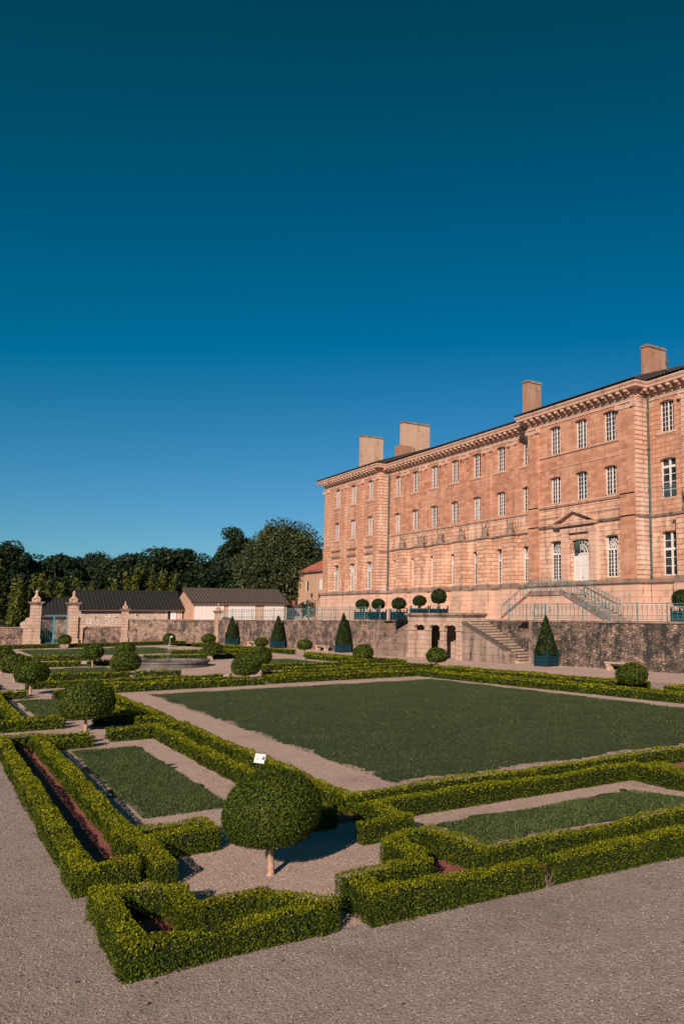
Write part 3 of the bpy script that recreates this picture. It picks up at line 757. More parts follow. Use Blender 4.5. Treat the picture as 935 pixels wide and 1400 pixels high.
for (a, b_) in ops:
    c_, r_, ns = (a + b_) / 2, (b_ - a) / 2, 10
    m_ = MB()
    rise = 0.36
    pr = [(c_ - r_ * math.cos(math.pi * k / ns), 2.15 + rise * math.sin(math.pi * k / ns)) for k in range(ns + 1)]
    for (xa, za), (xb, zb) in zip(pr[:-1], pr[1:]):
        m_.hexa([WP(xa, AO, za), WP(xb, AO, zb), WP(xb, AO - 0.28, zb), WP(xa, AO - 0.28, za)], [WP(xa, AO, 2.62), WP(xb, AO, 2.62), WP(xb, AO - 0.28, 2.62), WP(xa, AO - 0.28, 2.62)])
    m_.build('arch_spandrel', 'stone_pale', ARC)
    wb(c_ - 0.1, c_ + 0.1, AO + 0.05, AO - 0.05, 2.44, 2.63, 'keystone')
for k in range(4): wb(ed[2 * k], ed[2 * k + 1], AO, AO - 0.28, 2.15, 2.62, 'spandrel_block')
wb(AX0, AX1, AO - 0.001, -1.2, 2.62, 3.08, 'frieze')
wb(AX0 - 0.1, AX1 + 0.1, AO + 0.12, -1.2, 3.08, 3.17, 'cornice', 'stone_grey')
wb(AX0 - 0.2, AX1 + 0.2, AO + 0.22, -1.2, 3.17, 3.34, 'parapet_coping', 'stone_grey', ARC, 0.02)
wb(AX0, AX1, -1.0, -1.24, -0.1, 2.62, 'back_wall', 'stone_grey')
wb(AX0, -54.9, AO - 0.28, -1.0, -0.1, 2.62, 'side_wall'); wb(-49.05, AX1, AO - 0.28, -1.0, -0.1, 2.62, 'side_wall')
wb(-54.5, -52.9, AO - 0.34, AO - 0.5, -0.1, 2.05, 'infill_wall')
wb(-51.9, -51.3, -0.4, -0.9, -0.1, 1.2, 'sunlit_patch_block'); wb(-50.2, -49.5, -0.4, -0.9, -0.1, 1.15, 'sunlit_patch_block')  # pale blocks added to stand for the sunlit patches inside two arches
# stairs
def ramp_wall(xa, za, xb, zb, name):
    MB().hexa([WP(xa, AO, -0.1), WP(xb, AO, -0.1), WP(xb, AO - 0.36, -0.1), WP(xa, AO - 0.36, -0.1)], [WP(xa, AO, za), WP(xb, AO, zb), WP(xb, AO - 0.36, zb), WP(xa, AO - 0.36, za)]).build(name, 'stone_grey', ARC)
    MB().hexa([WP(xa, AO + 0.06, za), WP(xb, AO + 0.06, zb), WP(xb, AO - 0.42, zb), WP(xa, AO - 0.42, za)], [WP(xa, AO + 0.06, za + 0.13), WP(xb, AO + 0.06, zb + 0.13), WP(xb, AO - 0.42, zb + 0.13), WP(xa, AO - 0.42, za + 0.13)]).build('stair_coping', 'stone_dark' if xb > xa else 'stone_grey', ARC)
ramp_wall(-48.85, 2.62, -44.35, 0.80, 'stair_parapet')
ramp_wall(-55.1, 2.40, -59.3, 0.75, 'stair_parapet')
wb(-44.35, -43.95, AO + 0.05, AO - 0.42, -0.1, 0.82, 'newel', 'stone_grey'); wb(-59.7, -59.3, AO + 0.05, AO - 0.42, -0.1, 0.82, 'newel', 'stone_grey')
NS = 15
for k in range(NS):
    z1 = 2.72 - k * 0.18
    xa = -48.85 + k * 0.345; xb = xa + 0.40
    wb(xa, xb, AO - 0.36, -1.25, -0.1, z1, 'step', 'stone_pale'); wb(xa, xb + 0.03, AO - 0.37, -1.24, z1, z1 + 0.035, 'shaded_tread', 'stone_dark')  # dark slab on each right-hand step stands in for its shadow line
    xa = -55.1 - k * 0.31
    wb(xa - 0.36, xa, AO - 0.36, -1.25, -0.1, z1 - 0.1, 'step', 'stone_pale')

# ------------------------------------------------------------------ iron railings
def railing(label, P0, P1, npan, hgt=1.02, mat='iron_teal', nm='iron_railing', name_cat='railing'):
    P0, P1 = Vector(P0), Vector(P1)
    root = wthing(nm, label, name_cat, tuple(P0))
    d = (P1 - P0); up = Vector((0, 0, 1))
    for k in range(npan + 1):
        p = P0 + d * k / npan
        MB().bar(p - up * 0.02, p + up * (hgt + 0.03), 0.055).lathe([(0.03, 0), (0.045, 0.03), (0.008, 0.07)], tuple(p + up * (hgt + 0.03)), 6).build('post', mat, root)
    for k in range(npan):
        a, b_ = P0 + d * k / npan, P0 + d * (k + 1) / npan
        m_ = MB()
        L = (b_ - a).length; n = max(2, round(L / 0.36))
        m_.bar(a + up * hgt, b_ + up * hgt, 0.05, 0.03); m_.bar(a + up * 0.10, b_ + up * 0.10, 0.035, 0.025); m_.bar(a + up * (hgt * 0.52), b_ + up * (hgt * 0.52), 0.018, 0.018)
        for j in range(1, n):
            q = a.lerp(b_, j / n); m_.bar(q + up * 0.10, q + up * hgt, 0.024)
        for j in range(n):
            q0, q1 = a.lerp(b_, j / n), a.lerp(b_, (j + 1) / n); r_ = (q1 - q0).length / 2; mid = (q0 + q1) / 2; e = (q1 - q0).normalized()
            pts = [mid + e * (-math.cos(math.pi * t / 7)) * r_ * 0.92 + up * (hgt * 0.70 + math.sin(math.pi * t / 7) * r_ * 1.05) for t in range(8)]
            m_.poly(pts, 0.018)
            pts = [mid + e * (math.cos(2 * math.pi * t / 8)) * r_ * 0.5 + up * (0.26 + math.sin(2 * math.pi * t / 8) * r_ * 0.55) for t in range(9)]
            m_.poly(pts, 0.015)
        m_.build('panel', mat, root)
    return root
railing('teal iron railing on the retaining wall right of the garden stairs', WP(-46.6, -1.35, wtop(-46) + 0.005), WP(-43.1, -1.35, wtop(-43) + 0.005), 2)
railing('long teal iron railing on the retaining wall before the entrance stairs', WP(-43.0, -0.2, wtop(-43) + 0.005), WP(-20, -0.2, wtop(-20) + 0.005), 11)
railing('long pale teal iron railing on the left terrace wall before the end pavilion', WP(-89.6, -0.2, wtop(-89) + 0.005), WP(-60.5, -0.2, wtop(-60) + 0.005), 13, 1.05)
railing('short teal iron railing before the first three terrace planters', WP(-60.3, -0.9, 2.66), WP(-55.4, -0.9, 2.70), 2, 1.0)

# ------------------------------------------------------------------ the chateau
CH = wthing('chateau', 'long three-storey stone chateau facade with white paned windows and four chimneys', 'chateau', (-70, 44, 2.7))
YM, YP, YC = 44.0, 42.75, 42.80
XL, X1, X2, X3, XR = -99.5, -83.9, -55.5, -42.4, -26.0
ZT, ZM, ZG = (16.62, 19.0), (12.42, 14.68), (6.05, 9.28)
def wall_open(x0, x1, z0, z1, Y, ops, name, mat, depth=0.42, arch=0.14):
    m_ = MB()
    xs = sorted({x0, x1, *[o[0] for o in ops], *[o[1] for o in ops]}); zs = sorted({z0, z1, *[o[2] for o in ops], *[o[3] for o in ops]})
    for i in range(len(xs) - 1):
        for j in range(len(zs) - 1):
            cx, cz = (xs[i] + xs[i + 1]) / 2, (zs[j] + zs[j + 1]) / 2
            if any(o[0] < cx < o[1] and o[2] < cz < o[3] for o in ops): continue
            m_.quad((xs[i], Y, zs[j]), (xs[i + 1], Y, zs[j]), (xs[i + 1], Y, zs[j + 1]), (xs[i], Y, zs[j + 1]))
    for a, b_, c_, d_ in ops:
        m_.quad((a, Y, c_), (a, Y + depth, c_), (a, Y + depth, d_), (a, Y, d_)); m_.quad((b_, Y, c_), (b_, Y, d_), (b_, Y + depth, d_), (b_, Y + depth, c_))
        m_.quad((a, Y, d_), (a, Y + depth, d_), (b_, Y + depth, d_), (b_, Y, d_)); m_.quad((a, Y, c_), (b_, Y, c_), (b_, Y + depth, c_), (a, Y + depth, c_))
        if arch:
            n = 8; mid = (a + b_) / 2; hw = (b_ - a) / 2
            pr = [(a + (b_ - a) * k / n, d_ - arch * (((a + (b_ - a) * k / n) - mid) / hw) ** 2) for k in range(n + 1)]
            for (xa, za), (xb, zb) in zip(pr[:-1], pr[1:]):
                m_.quad((xa, Y, za), (xb, Y, zb), (xb, Y, d_), (xa, Y, d_)); m_.quad((xa, Y, za), (xa, Y + 0.26, za), (xb, Y + 0.26, zb), (xb, Y, zb))
    return m_.build(name, mat, CH)
def win_meshes(w, h, cols, rows, fan=0.0, transom=None, mun=0.032, stile=0.09):
    f, gl = MB(), MB()
    fr = 0.075
    f.box(-w / 2, -0.04, 0, -w / 2 + fr, 0.04, h).box(w / 2 - fr, -0.04, 0, w / 2, 0.04, h).box(-w / 2 + fr, -0.04, 0, w / 2 - fr, 0.04, fr).box(-w / 2 + fr, -0.04, h - fr, w / 2 - fr, 0.04, h)
    top = h - fr
    if fan:
        top = h - fan; f.box(-w / 2 + fr, -0.05, top - 0.16, w / 2 - fr, 0.05, top)
        c = (0, top); Rm = min(w / 2 - fr, fan - fr)
        for rr in (0.22, 0.55, 0.88):
            pts = [(Rm * rr * math.cos(math.pi * k / 12), 0.0, top + Rm * 1.15 * rr * math.sin(math.pi * k / 12)) for k in range(13)]
            f.poly(pts, 0.045, 0.045, (0, 1, 0))
        for k in range(1, 8):
            a = math.pi * k / 8; f.bar((Rm * .22 * math.cos(a), 0, top + Rm * .25 * math.sin(a)), (Rm * 1.08 * math.cos(a), 0, min(h - fr, top + Rm * 1.25 * math.sin(a))), 0.04, 0.04, (0, 1, 0))
        top -= 0.16
    f.box(-stile / 2, -0.05, fr, stile / 2, 0.045, top)
    half = w / 2 - fr - stile / 2
    for sg in (-1, 1):
        for k in range(1, cols):
            x = sg * (stile / 2 + half * k / cols); f.box(x - mun / 2, -0.028, fr, x + mun / 2, 0.028, top)
    for k in range(1, rows):
        z = fr + (top - fr) * k / rows; t = mun / 2
        if transom == k: t = 0.09
        f.box(-w / 2 + fr, -0.024, z - t, w / 2 - fr, 0.024, z + t)
    gl.quad((-w / 2 + 0.02, 0.012, 0.02), (w / 2 - 0.02, 0.012, 0.02), (w / 2 - 0.02, 0.012, h - 0.02), (-w / 2 + 0.02, 0.012, h - 0.02))
    fm, gm = f.mesh('window'), gl.mesh('glass'); fm.materials.append(MATS['white_paint']); gm.materials.append(MATS['glass_dark'])
    gp = gm.copy(); gp.materials.clear(); gp.materials.append(MATS['glass_pale'])
    return fm, gm, w, h, gp
WIN = {'T': win_meshes(1.42, ZT[1] - ZT[0], 2, 6), 'M': win_meshes(1.42, ZM[1] - ZM[0], 2, 6), 'G': win_meshes(1.42, ZG[1] - ZG[0], 2, 7, 1.0),
       'RM': win_meshes(1.56, 2.98, 1, 5, 0, 4, 0.05, 0.14), 'RG': win_meshes(1.56, ZG[1] - ZG[0], 1, 5, 0, 3, 0.05, 0.15)}
sill_m = MB().box(-0.95, -0.13, -0.16, 0.95, 0.10, 0.0).box(-0.88, -0.07, -0.25, 0.88, 0.10, -0.16).mesh('sill'); sill_m.materials.append(MATS['stone_smooth'])
def place_win(kind, x, z, Y, sill=True):
    fm, gm, w, h, gp = WIN[kind]
    pale = random.random() < (0.16 if (x < X2 and kind != 'G') else 0.0)
    o = obj('window', fm, None, CH); o.location = (x, Y + 0.30, z)
    gl = obj('glass', gp if pale else gm, None); gl.parent = o
    gl.rotation_euler = (R(random.uniform(-0.8, 0.8)), 0, R(random.uniform(-0.8, 0.8)))
    if sill: s_ = obj('sill', sill_m, None); s_.parent = o; s_.location = (0, -0.30, -0.005)
    return o
mid_x = [-81.85 + 4.075 * k for k in range(7)]
pav_x = [-95.6, -90.95, -86.3]
ctr_x = [-51.95, -48.65, -45.3]
rig_x = [-40.5, -36.4, -32.3, -28.3]
def opn(x, w, z): return (x - w / 2, x + w / 2, z[0], z[1])
# walls
wall_open(X1, X2, 12.16, 19.25, YM, [opn(x, 1.46, z) for x in mid_x for z in (ZT, ZM)], 'upper_wall', 'stone_upper')
wall_open(X1, X2, 2.2, 12.16, YM, [opn(x, 1.46, ZG) for x in mid_x], 'lower_wall', 'stone_lower')
wall_open(XL, X1, 10.4, 19.25, YP, [opn(x, 1.46, z) for x in pav_x for z in (ZT, ZM)], 'pavilion_wall', 'stone_mid')
wall_open(XL, X1, 2.2, 10.4, YP, [opn(x, 1.46, ZG) for x in pav_x], 'pavilion_wall', 'stone_lower')
wall_open(X2, X3, 12.16, 19.25, YC, [opn(x, 1.46, z) for x in ctr_x for z in (ZT, ZM)], 'upper_wall', 'stone_upper')
DZ = (4.86, 9.2)
wall_open(X2, X3, 2.2, 12.16, YC, [opn(ctr_x[0], 1.46, ZG), opn(ctr_x[2], 1.46, ZG), (-49.95, -47.9, *DZ)], 'lower_wall', 'stone_lower', 0.42, 0.1)
ZRM = (11.7, 14.68)
wall_open(X3, XR, 10.4, 19.25, YM, [opn(x, 1.6 if z is ZRM else 1.46, z) for x in rig_x for z in (ZT, ZRM)], 'upper_wall', 'stone_mid')
wall_open(X3, XR, 2.2, 10.4, YM, [opn(x, 1.6, ZG) for x in rig_x], 'lower_wall', 'stone_lower')
for x in mid_x:
    place_win('T', x, ZT[0], YM); place_win('M', x, ZM[0], YM, False); place_win('G', x, ZG[0], YM, False)
for x in pav_x:
    place_win('T', x, ZT[0], YP); place_win('M', x, ZM[0], YP); place_win('G', x, ZG[0], YP, False)
for i, x in enumerate(ctr_x):
    place_win('T', x, ZT[0], YC, False); place_win('M', x, ZM[0], YC, False)
    if i != 1: place_win('G', x, ZG[0], YC, False)
for x in rig_x:
    place_win('T', x, ZT[0], YM); place_win('RM', x, ZRM[0], YM, False); place_win('RG', x, ZG[0], YM, False)
    gr = MB()
    for j in range(9): gr.bar((x - 0.6 + 0.15 * j, YM + 0.06, 11.75), (x - 0.6 + 0.15 * j, YM + 0.06, 12.6), 0.02)
    gr.bar((x - 0.7, YM + 0.06, 12.6), (x + 0.7, YM + 0.06, 12.6), 0.035).build('window_guard', 'iron_teal', CH)
# returns, ends, back
rt = MB()
rt.quad((X1, YP, 2.2), (X1, YM, 2.2), (X1, YM, 19.25), (X1, YP, 19.25)); rt.quad((X3, YC, 2.2), (X3, YM, 2.2), (X3, YM, 19.25), (X3, YC, 19.25)); rt.quad((X2, YC, 2.2), (X2, YM, 2.2), (X2, YM, 19.25), (X2, YC, 19.25))
rt.build('return_wall', 'stone_quoin', CH)
MB().quad((XL, YP, 2.2), (XL, 60, 2.2), (XL, 60, 20.3), (XL, YP, 20.3)).quad((XR, YM, 2.2), (XR, 60, 2.2), (XR, 60, 20.3), (XR, YM, 20.3)).quad((XL, 60, 2.2), (XR, 60, 2.2), (XR, 60, 20.3), (XL, 60, 20.3)).build('rear_wall', 'stone_lower', CH)
PATH = [(XL, 60), (XL, YP), (X1, YP), (X1, YM), (X2, YM), (X2, YC), (X3, YC), (X3, YM), (XR, YM)]
MB().sweep(PATH, [(-0.1, 19.22), (0.07, 19.22), (0.07, 19.34), (0.10, 19.36), (0.10, 19.44), (0.03, 19.46), (0.03, 19.66), (0.14, 19.70), (0.18, 19.80), (0.18, 20.04), (0.80, 20.06), (0.82, 20.20), (0.87, 20.27), (0.94, 20.38), (0.94, 20.46), (-0.1, 20.52)]).build('cornice', 'stone_smooth', CH)
mo, de = MB(), MB()
for (ax, ay), (bx, by) in zip(PATH[1:-1], PATH[2:]):
    L = math.hypot(bx - ax, by - ay)
    if L < 2: n, nn = 2, 6
    else: n, nn = int(L / 0.78), int(L / 0.27)
    dx, dy = (bx - ax) / L, (by - ay) / L; nx, ny = dy, -dx
    for k in range(n):
        c = (k + 0.5) / n * L
        for w, o0, o1, z0, z1 in ((0.27, 0.17, 0.74, 19.84, 20.055), (0.25, 0.17, 0.44, 19.72, 19.84)):
            p = [(ax + dx * (c + s) + nx * o, ay + dy * (c + s) + ny * o) for s, o in ((-w / 2, o0), (w / 2, o0), (w / 2, o1), (-w / 2, o1))]
            mo.hexa([(*q, z0) for q in p], [(*q, z1) for q in p])
    if ax > -60:
        for k in range(nn):
            c = (k + 0.5) / nn * L; w = 0.14
            p = [(ax + dx * (c + s) + nx * o, ay + dy * (c + s) + ny * o) for s, o in ((-w / 2, 0.02), (w / 2, 0.02), (w / 2, 0.15), (-w / 2, 0.15))]
            de.hexa([(*q, 19.50) for q in p], [(*q, 19.66) for q in p])
mo.build('modillions', 'stone_smooth', CH)['kind'] = 'stuff'
de.build('dentils', 'stone_smooth', CH)['kind'] = 'stuff'
# plinth and string courses
MB().sweep(PATH, [(-0.1, 2.2), (0.22, 2.2), (0.22, 5.45), (-0.1, 5.45)]).build('plinth', 'stone_smooth', CH)
MB().sweep(PATH, [(-0.1, 5.45), (0.26, 5.45), (0.36, 5.56), (0.36, 5.66), (0.12, 5.86), (-0.1, 5.86)]).build('plinth_moulding', 'stone_grey', CH)
MB().sweep(PATH, [(0.2, 2.2), (0.42, 2.2), (0.42, 3.92), (0.34, 4.06), (0.2, 4.08)]).build('plinth_ledge', 'stone_smooth', CH)
mid_path = [(X1, YM), (X2, YM)]; ctr_path = [(X2, YC), (X3, YC), (X3, YM)]; rp = [(X3, YM), (XR, YM)]
def course(path, z0, z1, o, mat='stone_smooth'):
    MB().sweep(path, [(-0.05, z0), (o * 0.6, z0), (o, z0 + (z1 - z0) * 0.5), (o, z1 - 0.02), (-0.05, z1)]).build('string_course', mat, CH)
course(mid_path, 12.05, 12.26, 0.16); course(mid_path, 10.32, 10.52, 0.14, 'stone_grey')
course([(X2, YC), (X3, YC)], 12.06, 12.30, 0.20); course(ctr_path, 10.36, 10.62, 0.2, 'stone_grey'); course(ctr_path, 11.2, 11.34, 0.08)
course([(X2 + 1.6, YC), (X3 - 1.7, YC)], 16.42, 16.58, 0.13); course([(X2 + 1.6, YC), (X3 - 1.7, YC)], 15.3, 15.4, 0.05)
course(rp, 10.36, 10.6, 0.16, 'stone_grey'); course([(XL, YP), (X1, YP), (X1, YM)], 11.75, 11.9, 0.06); course([(X1, YP), (X1, YM)], 10.2, 10.5, 0.12, 'stone_grey')
for x in pav_x:
    for z in (10.18, 11.0):
        MB().box(x - 1.3, YP - 0.16, z, x + 1.3, YP + 0.05, z + 0.16).build('panel_ledge', 'stone_grey', CH)
    MB().box(x - 1.3, YP - 0.07, 10.34, x - 1.18, YP + 0.02, 12.2).build('panel_edge', 'stone_smooth', CH); MB().box(x + 1.18, YP - 0.07, 10.34, x + 1.3, YP + 0.02, 12.2).build('panel_edge', 'stone_smooth', CH)
# pilasters with ionic capitals
def pilaster(xc, w, Y, z0, z1, out, mat='stone_lower', cap=True):
    p = MB().box(xc - w / 2, Y - out, z0, xc + w / 2, Y + 0.02, z1 - 0.5).build('pilaster', mat, CH)
    if cap:
        m_ = MB().box(xc - w / 2 - 0.14, Y - out - 0.16, z1 - 0.12, xc + w / 2 + 0.14, Y + 0.02, z1).box(xc - w / 2 - 0.02, Y - out - 0.06, z1 - 0.5, xc + w / 2 + 0.02, Y + 0.02, z1 - 0.12)
        for sg in (-1, 1):
            cxx = xc + sg * (w / 2 + 0.02); m_.tube([(cxx, Y - out - 0.17, z1 - 0.32), (cxx, Y - 0.02, z1 - 0.32)], 0.19, 10)
        c_ = m_.build('capital', 'stone_smooth', None); c_.parent = p
for x in (-98.75, -93.28, -88.62, -84.6): pilaster(x, 1.0 if x > -98 else 1.1, YP, 5.85, 19.22, 0.17, 'stone_mid')
for k in range(6):
    pilaster(mid_x[k] + 2.04, 1.05, YM, 12.28, 19.22, 0.09, 'stone_upper')
pilaster(-54.75, 1.35, YC, 5.85, 19.22, 0.20, 'stone_upper'); pilaster(-43.3, 1.55, YC, 5.85, 19.22, 0.20, 'stone_upper')
MB().box(-42.5, YC - 0.12, 5.86, X3 + 0.05, YM - 0.02, 19.2).build('corner_quoin', 'stone_quoin', CH); MB().box(X1 - 0.4, YP - 0.10, 5.86, X1 + 0.05, YM - 0.02, 19.2).build('corner_quoin', 'stone_quoin', CH)
for k in range(4): pilaster(rig_x[k] + 2.0, 1.0, YM, 12.28, 19.22, 0.1, 'stone_lower')
# ground-floor piers with weathered trophies
def trophy(seed):
    r_ = random.Random(seed); m_ = MB()
    m_.lathe([(0.50, 0), (0.52, 0.12), (0.34, 0.22), (0.42, 0.45), (0.36, 0.75), (0.22, 0.95), (0.10, 1.05)], (0, 0, 0), 9)
    for k in range(22):
        a = r_.uniform(0, math.pi * 2); z = r_.uniform(0.15, 1.15); rr = 0.42 * (1.25 - z * 0.6)
        p = Vector((math.cos(a) * rr, math.sin(a) * rr * 0.7, z)); q = p + Vector((math.cos(a) * r_.uniform(0.0, 0.28), -0.05, r_.uniform(-0.1, 0.38)))
        m_.tube([p * 0.8, (p + q) / 2 + Vector((0, -0.06, 0.03)), q], [0.13, 0.11, 0.03], 6)
    for sg in (-1, 1): m_.tube([(0.1 * sg, -0.1, 0.7), (0.35 * sg, -0.2, 1.1), (0.62 * sg, -0.15, 1.5), (0.7 * sg, -0.1, 1.62)], [0.09, 0.07, 0.05, 0.01], 6)
    me = m_.mesh('carved_trophy'); me.materials.append(MATS['stone_grey']); return me
tro = [trophy(3), trophy(8), trophy(14)]
for i, x in enumerate([mid_x[k] + 2.04 for k in range(6)] + [-38.3, -34.2, -30.2]):
    p = MB().box(x - 0.86, YM - 0.75, 2.2, x + 0.86, YM + 0.02, 10.28).build('pier', 'stone_lower', CH)
    for nm, d, z0, z1, mt in (('pier_cap', 0.14, 10.28, 10.46, 'stone_grey'), ('pier_base', 0.16, 5.46, 5.98, 'stone_grey'), ('pier_plinth', 0.20, 2.2, 5.46, 'stone_smooth')):
        q = MB().box(x - 0.86 - d, YM - 0.75 - d, z0, x + 0.86 + d, YM - 0.1, z1).build(nm, mt, None, False, 0.03); q.parent = p
    t_ = obj('carved_trophy', tro[i % 3], None); t_.parent = p; t_.location = (x, YM - 0.38, 10.46); t_.rotation_euler = (0, 0, random.uniform(-0.4, 0.4)); t_.scale = (1, 0.8, random.uniform(0.85, 1.05))
# entrance door
D = wthing  # (parts below belong to the chateau)
dl = MB()
for sg in (-1, 1):
    x0, x1_ = (-49.93, -48.94) if sg < 0 else (-48.91, -47.92)
    d_ = MB().box(x0, YC + 0.22, 4.88, x1_, YC + 0.29, 7.95).build('door', 'white_paint', CH)
    for z0, z1 in ((5.05, 5.75), (5.9, 6.95), (7.1, 7.8)):
        pn = MB().box(x0 + 0.14, YC + 0.195, z0, x1_ - 0.14, YC + 0.225, z1).build('door_panel', 'white_paint', None, False, 0.015); pn.parent = d_
    if sg > 0:
        hd = MB().lathe([(0.02, 0), (0.05, 0.02), (0.05, 0.05), (0.02, 0.07)], (-48.8, YC + 0.17, 6.1), 8).build('door_handle', 'lead', None); hd.parent = d_
fl = MB()
fl.box(-49.93, YC + 0.18, 7.97, -47.92, YC + 0.30, 8.12)
for rr in (0.3, 0.65, 0.98): fl.poly([(-48.925 + 0.98 * rr * math.cos(math.pi * k / 14), YC + 0.24, 8.12 + 1.0 * rr * math.sin(math.pi * k / 14)) for k in range(15)], 0.055, 0.05, (0, 1, 0))
for k in range(1, 8):
    a = math.pi * k / 8; fl.bar((-48.925 + 0.3 * math.cos(a), YC + 0.24, 8.12 + 0.3 * math.sin(a)), (-48.925 + 1.0 * math.cos(a), YC + 0.24, 8.12 + 1.0 * math.sin(a)), 0.045, 0.04, (0, 1, 0))
flo = fl.build('fanlight', 'white_paint', CH)
gl = MB().quad((-49.94, YC + 0.26, 8.1), (-47.91, YC + 0.26, 8.1), (-47.91, YC + 0.26, 9.19), (-49.94, YC + 0.26, 9.19)).build('glass', 'glass_dark', None); gl.parent = flo
for x in (-50.6, -47.25): MB().box(x - 0.42, YC - 0.22, 5.86, x + 0.42, YC + 0.02, 10.2).build('door_pilaster', 'stone_smooth', CH)
MB().box(-51.1, YC - 0.26, 9.75, -46.75, YC - 0.2, 10.2).build('door_entablature', 'stone_smooth', CH)
pd = MB()
pd.hexa([(-51.55, YC - 0.52, 10.3), (-46.75, YC - 0.52, 10.3), (-46.75, YC, 10.3), (-51.55, YC, 10.3)], [(-51.7, YC - 0.6, 10.55), (-46.6, YC - 0.6, 10.55), (-46.6, YC, 10.55), (-51.7, YC, 10.55)])
for xa, xb in ((-51.7, -49.15), (-46.6, -49.15)):
    pd.hexa([(xa, YC - 0.6, 10.56), (xb, YC - 0.6, 11.45), (xb, YC, 11.45), (xa, YC, 10.56)], [(xa, YC - 0.6, 10.70), (xb, YC - 0.6, 11.60), (xb, YC, 11.60), (xa, YC, 10.70)])
pdo = pd.build('pediment', 'stone_smooth', CH)
ty = MB().hexa([(-51.0, YC - 0.25, 10.56), (-47.3, YC - 0.25, 10.56), (-49.15, YC - 0.25, 11.35)], [(-51.0, YC, 10.56), (-47.3, YC, 10.56), (-49.15, YC, 11.35)]).build('tympanum', 'stone_lower', None); ty.parent = pdo
# lanterns
ln = MB().box(-49.1, YC - 0.5, 8.35, -48.75, YC - 0.15, 8.95).bar((-48.92, YC - 0.33, 8.95), (-48.92, YC - 0.33, 10.3), 0.03).build('hanging_lantern', 'verdigris', CH)
# downpipes with rainwater head
for x, y in ((X1 + 0.22, YM - 0.16), (X3 + 0.22, YM - 0.16), (X2 - 0.5, YM - 0.2)):
    zb = 2.75 if x > X2 or x < X2 - 2 else 17.0
    if x == X2 - 0.5:
        MB().hexa([(x - 0.25, y - 0.35, 17.3), (x + 0.25, y - 0.35, 17.3), (x + 0.25, y + 0.15, 17.3), (x - 0.25, y + 0.15, 17.3)], [(x - 0.5, y - 0.6, 18.3), (x + 0.42, y - 0.6, 18.3), (x + 0.42, y + 0.15, 18.3), (x - 0.5, y + 0.15, 18.3)]).box(x - 0.5, y - 0.6, 18.3, x + 0.42, y + 0.15, 19.3).build('rainwater_head', 'verdigris', CH)
        continue
    pp = MB().tube([(x, y, zb), (x, y, 19.6)], 0.085, 8).build('downpipe', 'verdigris', CH)
    for z in (5.9, 9, 12.4, 15.5, 18.2):
        j = MB().tube([(x, y, z), (x, y, z + 0.12)], 0.12, 8).build('pipe_collar', 'verdigris', None); j.parent = pp
# roofs: ribbed canal tiles
RY, SL = 51.0, 0.40
def tile_roof(x0, x1, Ye, Ze, Yr, Zr, name, mat, parent, hipL=0.0, hipR=0.0, pitch=0.34, amp=0.11, axis='x'):
    n = max(4, int((x1 - x0) / pitch)) ; m_ = MB(); rows = []
    for i in range(n * 4 + 1):
        x = x0 + (x1 - x0) * i / (n * 4); t = 1.0
        if hipL: t = min(t, max(0.0, (x - x0) / hipL))
        if hipR: t = min(t, max(0.0, (x1 - x) / hipR))
        a = amp * (0.5 - 0.5 * math.cos(i * math.pi / 2)) if i % 4 else 0.0
        if axis == 'x': rows.append(((x, Ye, Ze + a), (x, Ye + (Yr - Ye) * t, Ze + (Zr - Ze) * t + a)))
        else: rows.append(((Ye, x, Ze + a), (Ye + (Yr - Ye) * t, x, Ze + (Zr - Ze) * t + a)))
    for (p, q), (r_, s_) in zip(rows[:-1], rows[1:]): m_.quad(p, r_, s_, q)
    o = m_.build(name, mat, parent); o['kind'] = 'stuff'; return o
EZ = 20.56
ZRg = EZ + SL * (RY - 43.0)
rf = MB().quad((X1, 43.0, EZ - 0.03), (X2, 43.0, EZ - 0.03), (X2, RY, ZRg - 0.03), (X1, RY, ZRg - 0.03)).quad((X1, RY, ZRg - .03), (X2, RY, ZRg - .03), (X2, 61, EZ), (X1, 61, EZ))
rf.quad((X3, 43.0, EZ - 0.03), (XR, 43.0, EZ - 0.03), (XR, RY, ZRg - 0.03), (X3, RY, ZRg - 0.03)).quad((X3, RY, ZRg - .03), (XR, RY, ZRg - .03), (XR, 61, EZ), (X3, 61, EZ))
rf.build('roof', 'tile_dark', CH)
tile_roof(X1, X2, 43.0, EZ, RY, ZRg, 'roof_tiles', 'tile_dark', CH); tile_roof(X3, XR, 43.0, EZ, RY, ZRg, 'roof_tiles', 'tile_dark', CH)
Zp = EZ + 0.34 * (RY - 41.8)
tile_roof(X2 - 0.95, X3 + 0.95, 41.8, EZ, RY, Zp, 'roof_tiles', 'tile_dark', CH)
tile_roof(XL - 0.95, X1 + 0.95, 41.78, EZ, RY, Zp, 'roof_tiles', 'tile_dark', CH, hipL=8.0)
for x in (X2 - 0.95, X3 + 0.95, X1 + 0.95): MB().quad((x, 41.8, EZ - 0.02), (x, RY, EZ - 0.02), (x, 61, EZ - 0.02), (x, RY, Zp)).build('roof_cheek', 'tile_dark', CH)
for xa, xb in ((X2 - .95, X3 + .95), (XL + 7, X1 + .95)): MB().quad((xa, RY, Zp), (xb, RY, Zp), (xb, 61, EZ), (xa, 61, EZ)).build('rear_roof', 'tile_dark', CH)
MB().quad((XL - 0.95, 41.78, EZ), (XL + 7, RY, Zp), (XL - 0.95, 61, EZ)).build('hip_roof', 'tile_dark', CH)
fin = MB().lathe([(0.02, 0), (0.12, 0.05), (0.06, 0.4), (0.14, 0.6), (0.03, 1.3), (0.005, 1.6)], (-41.2, 45.0, 21.5), 8).build('roof_finial', 'verdigris', CH)
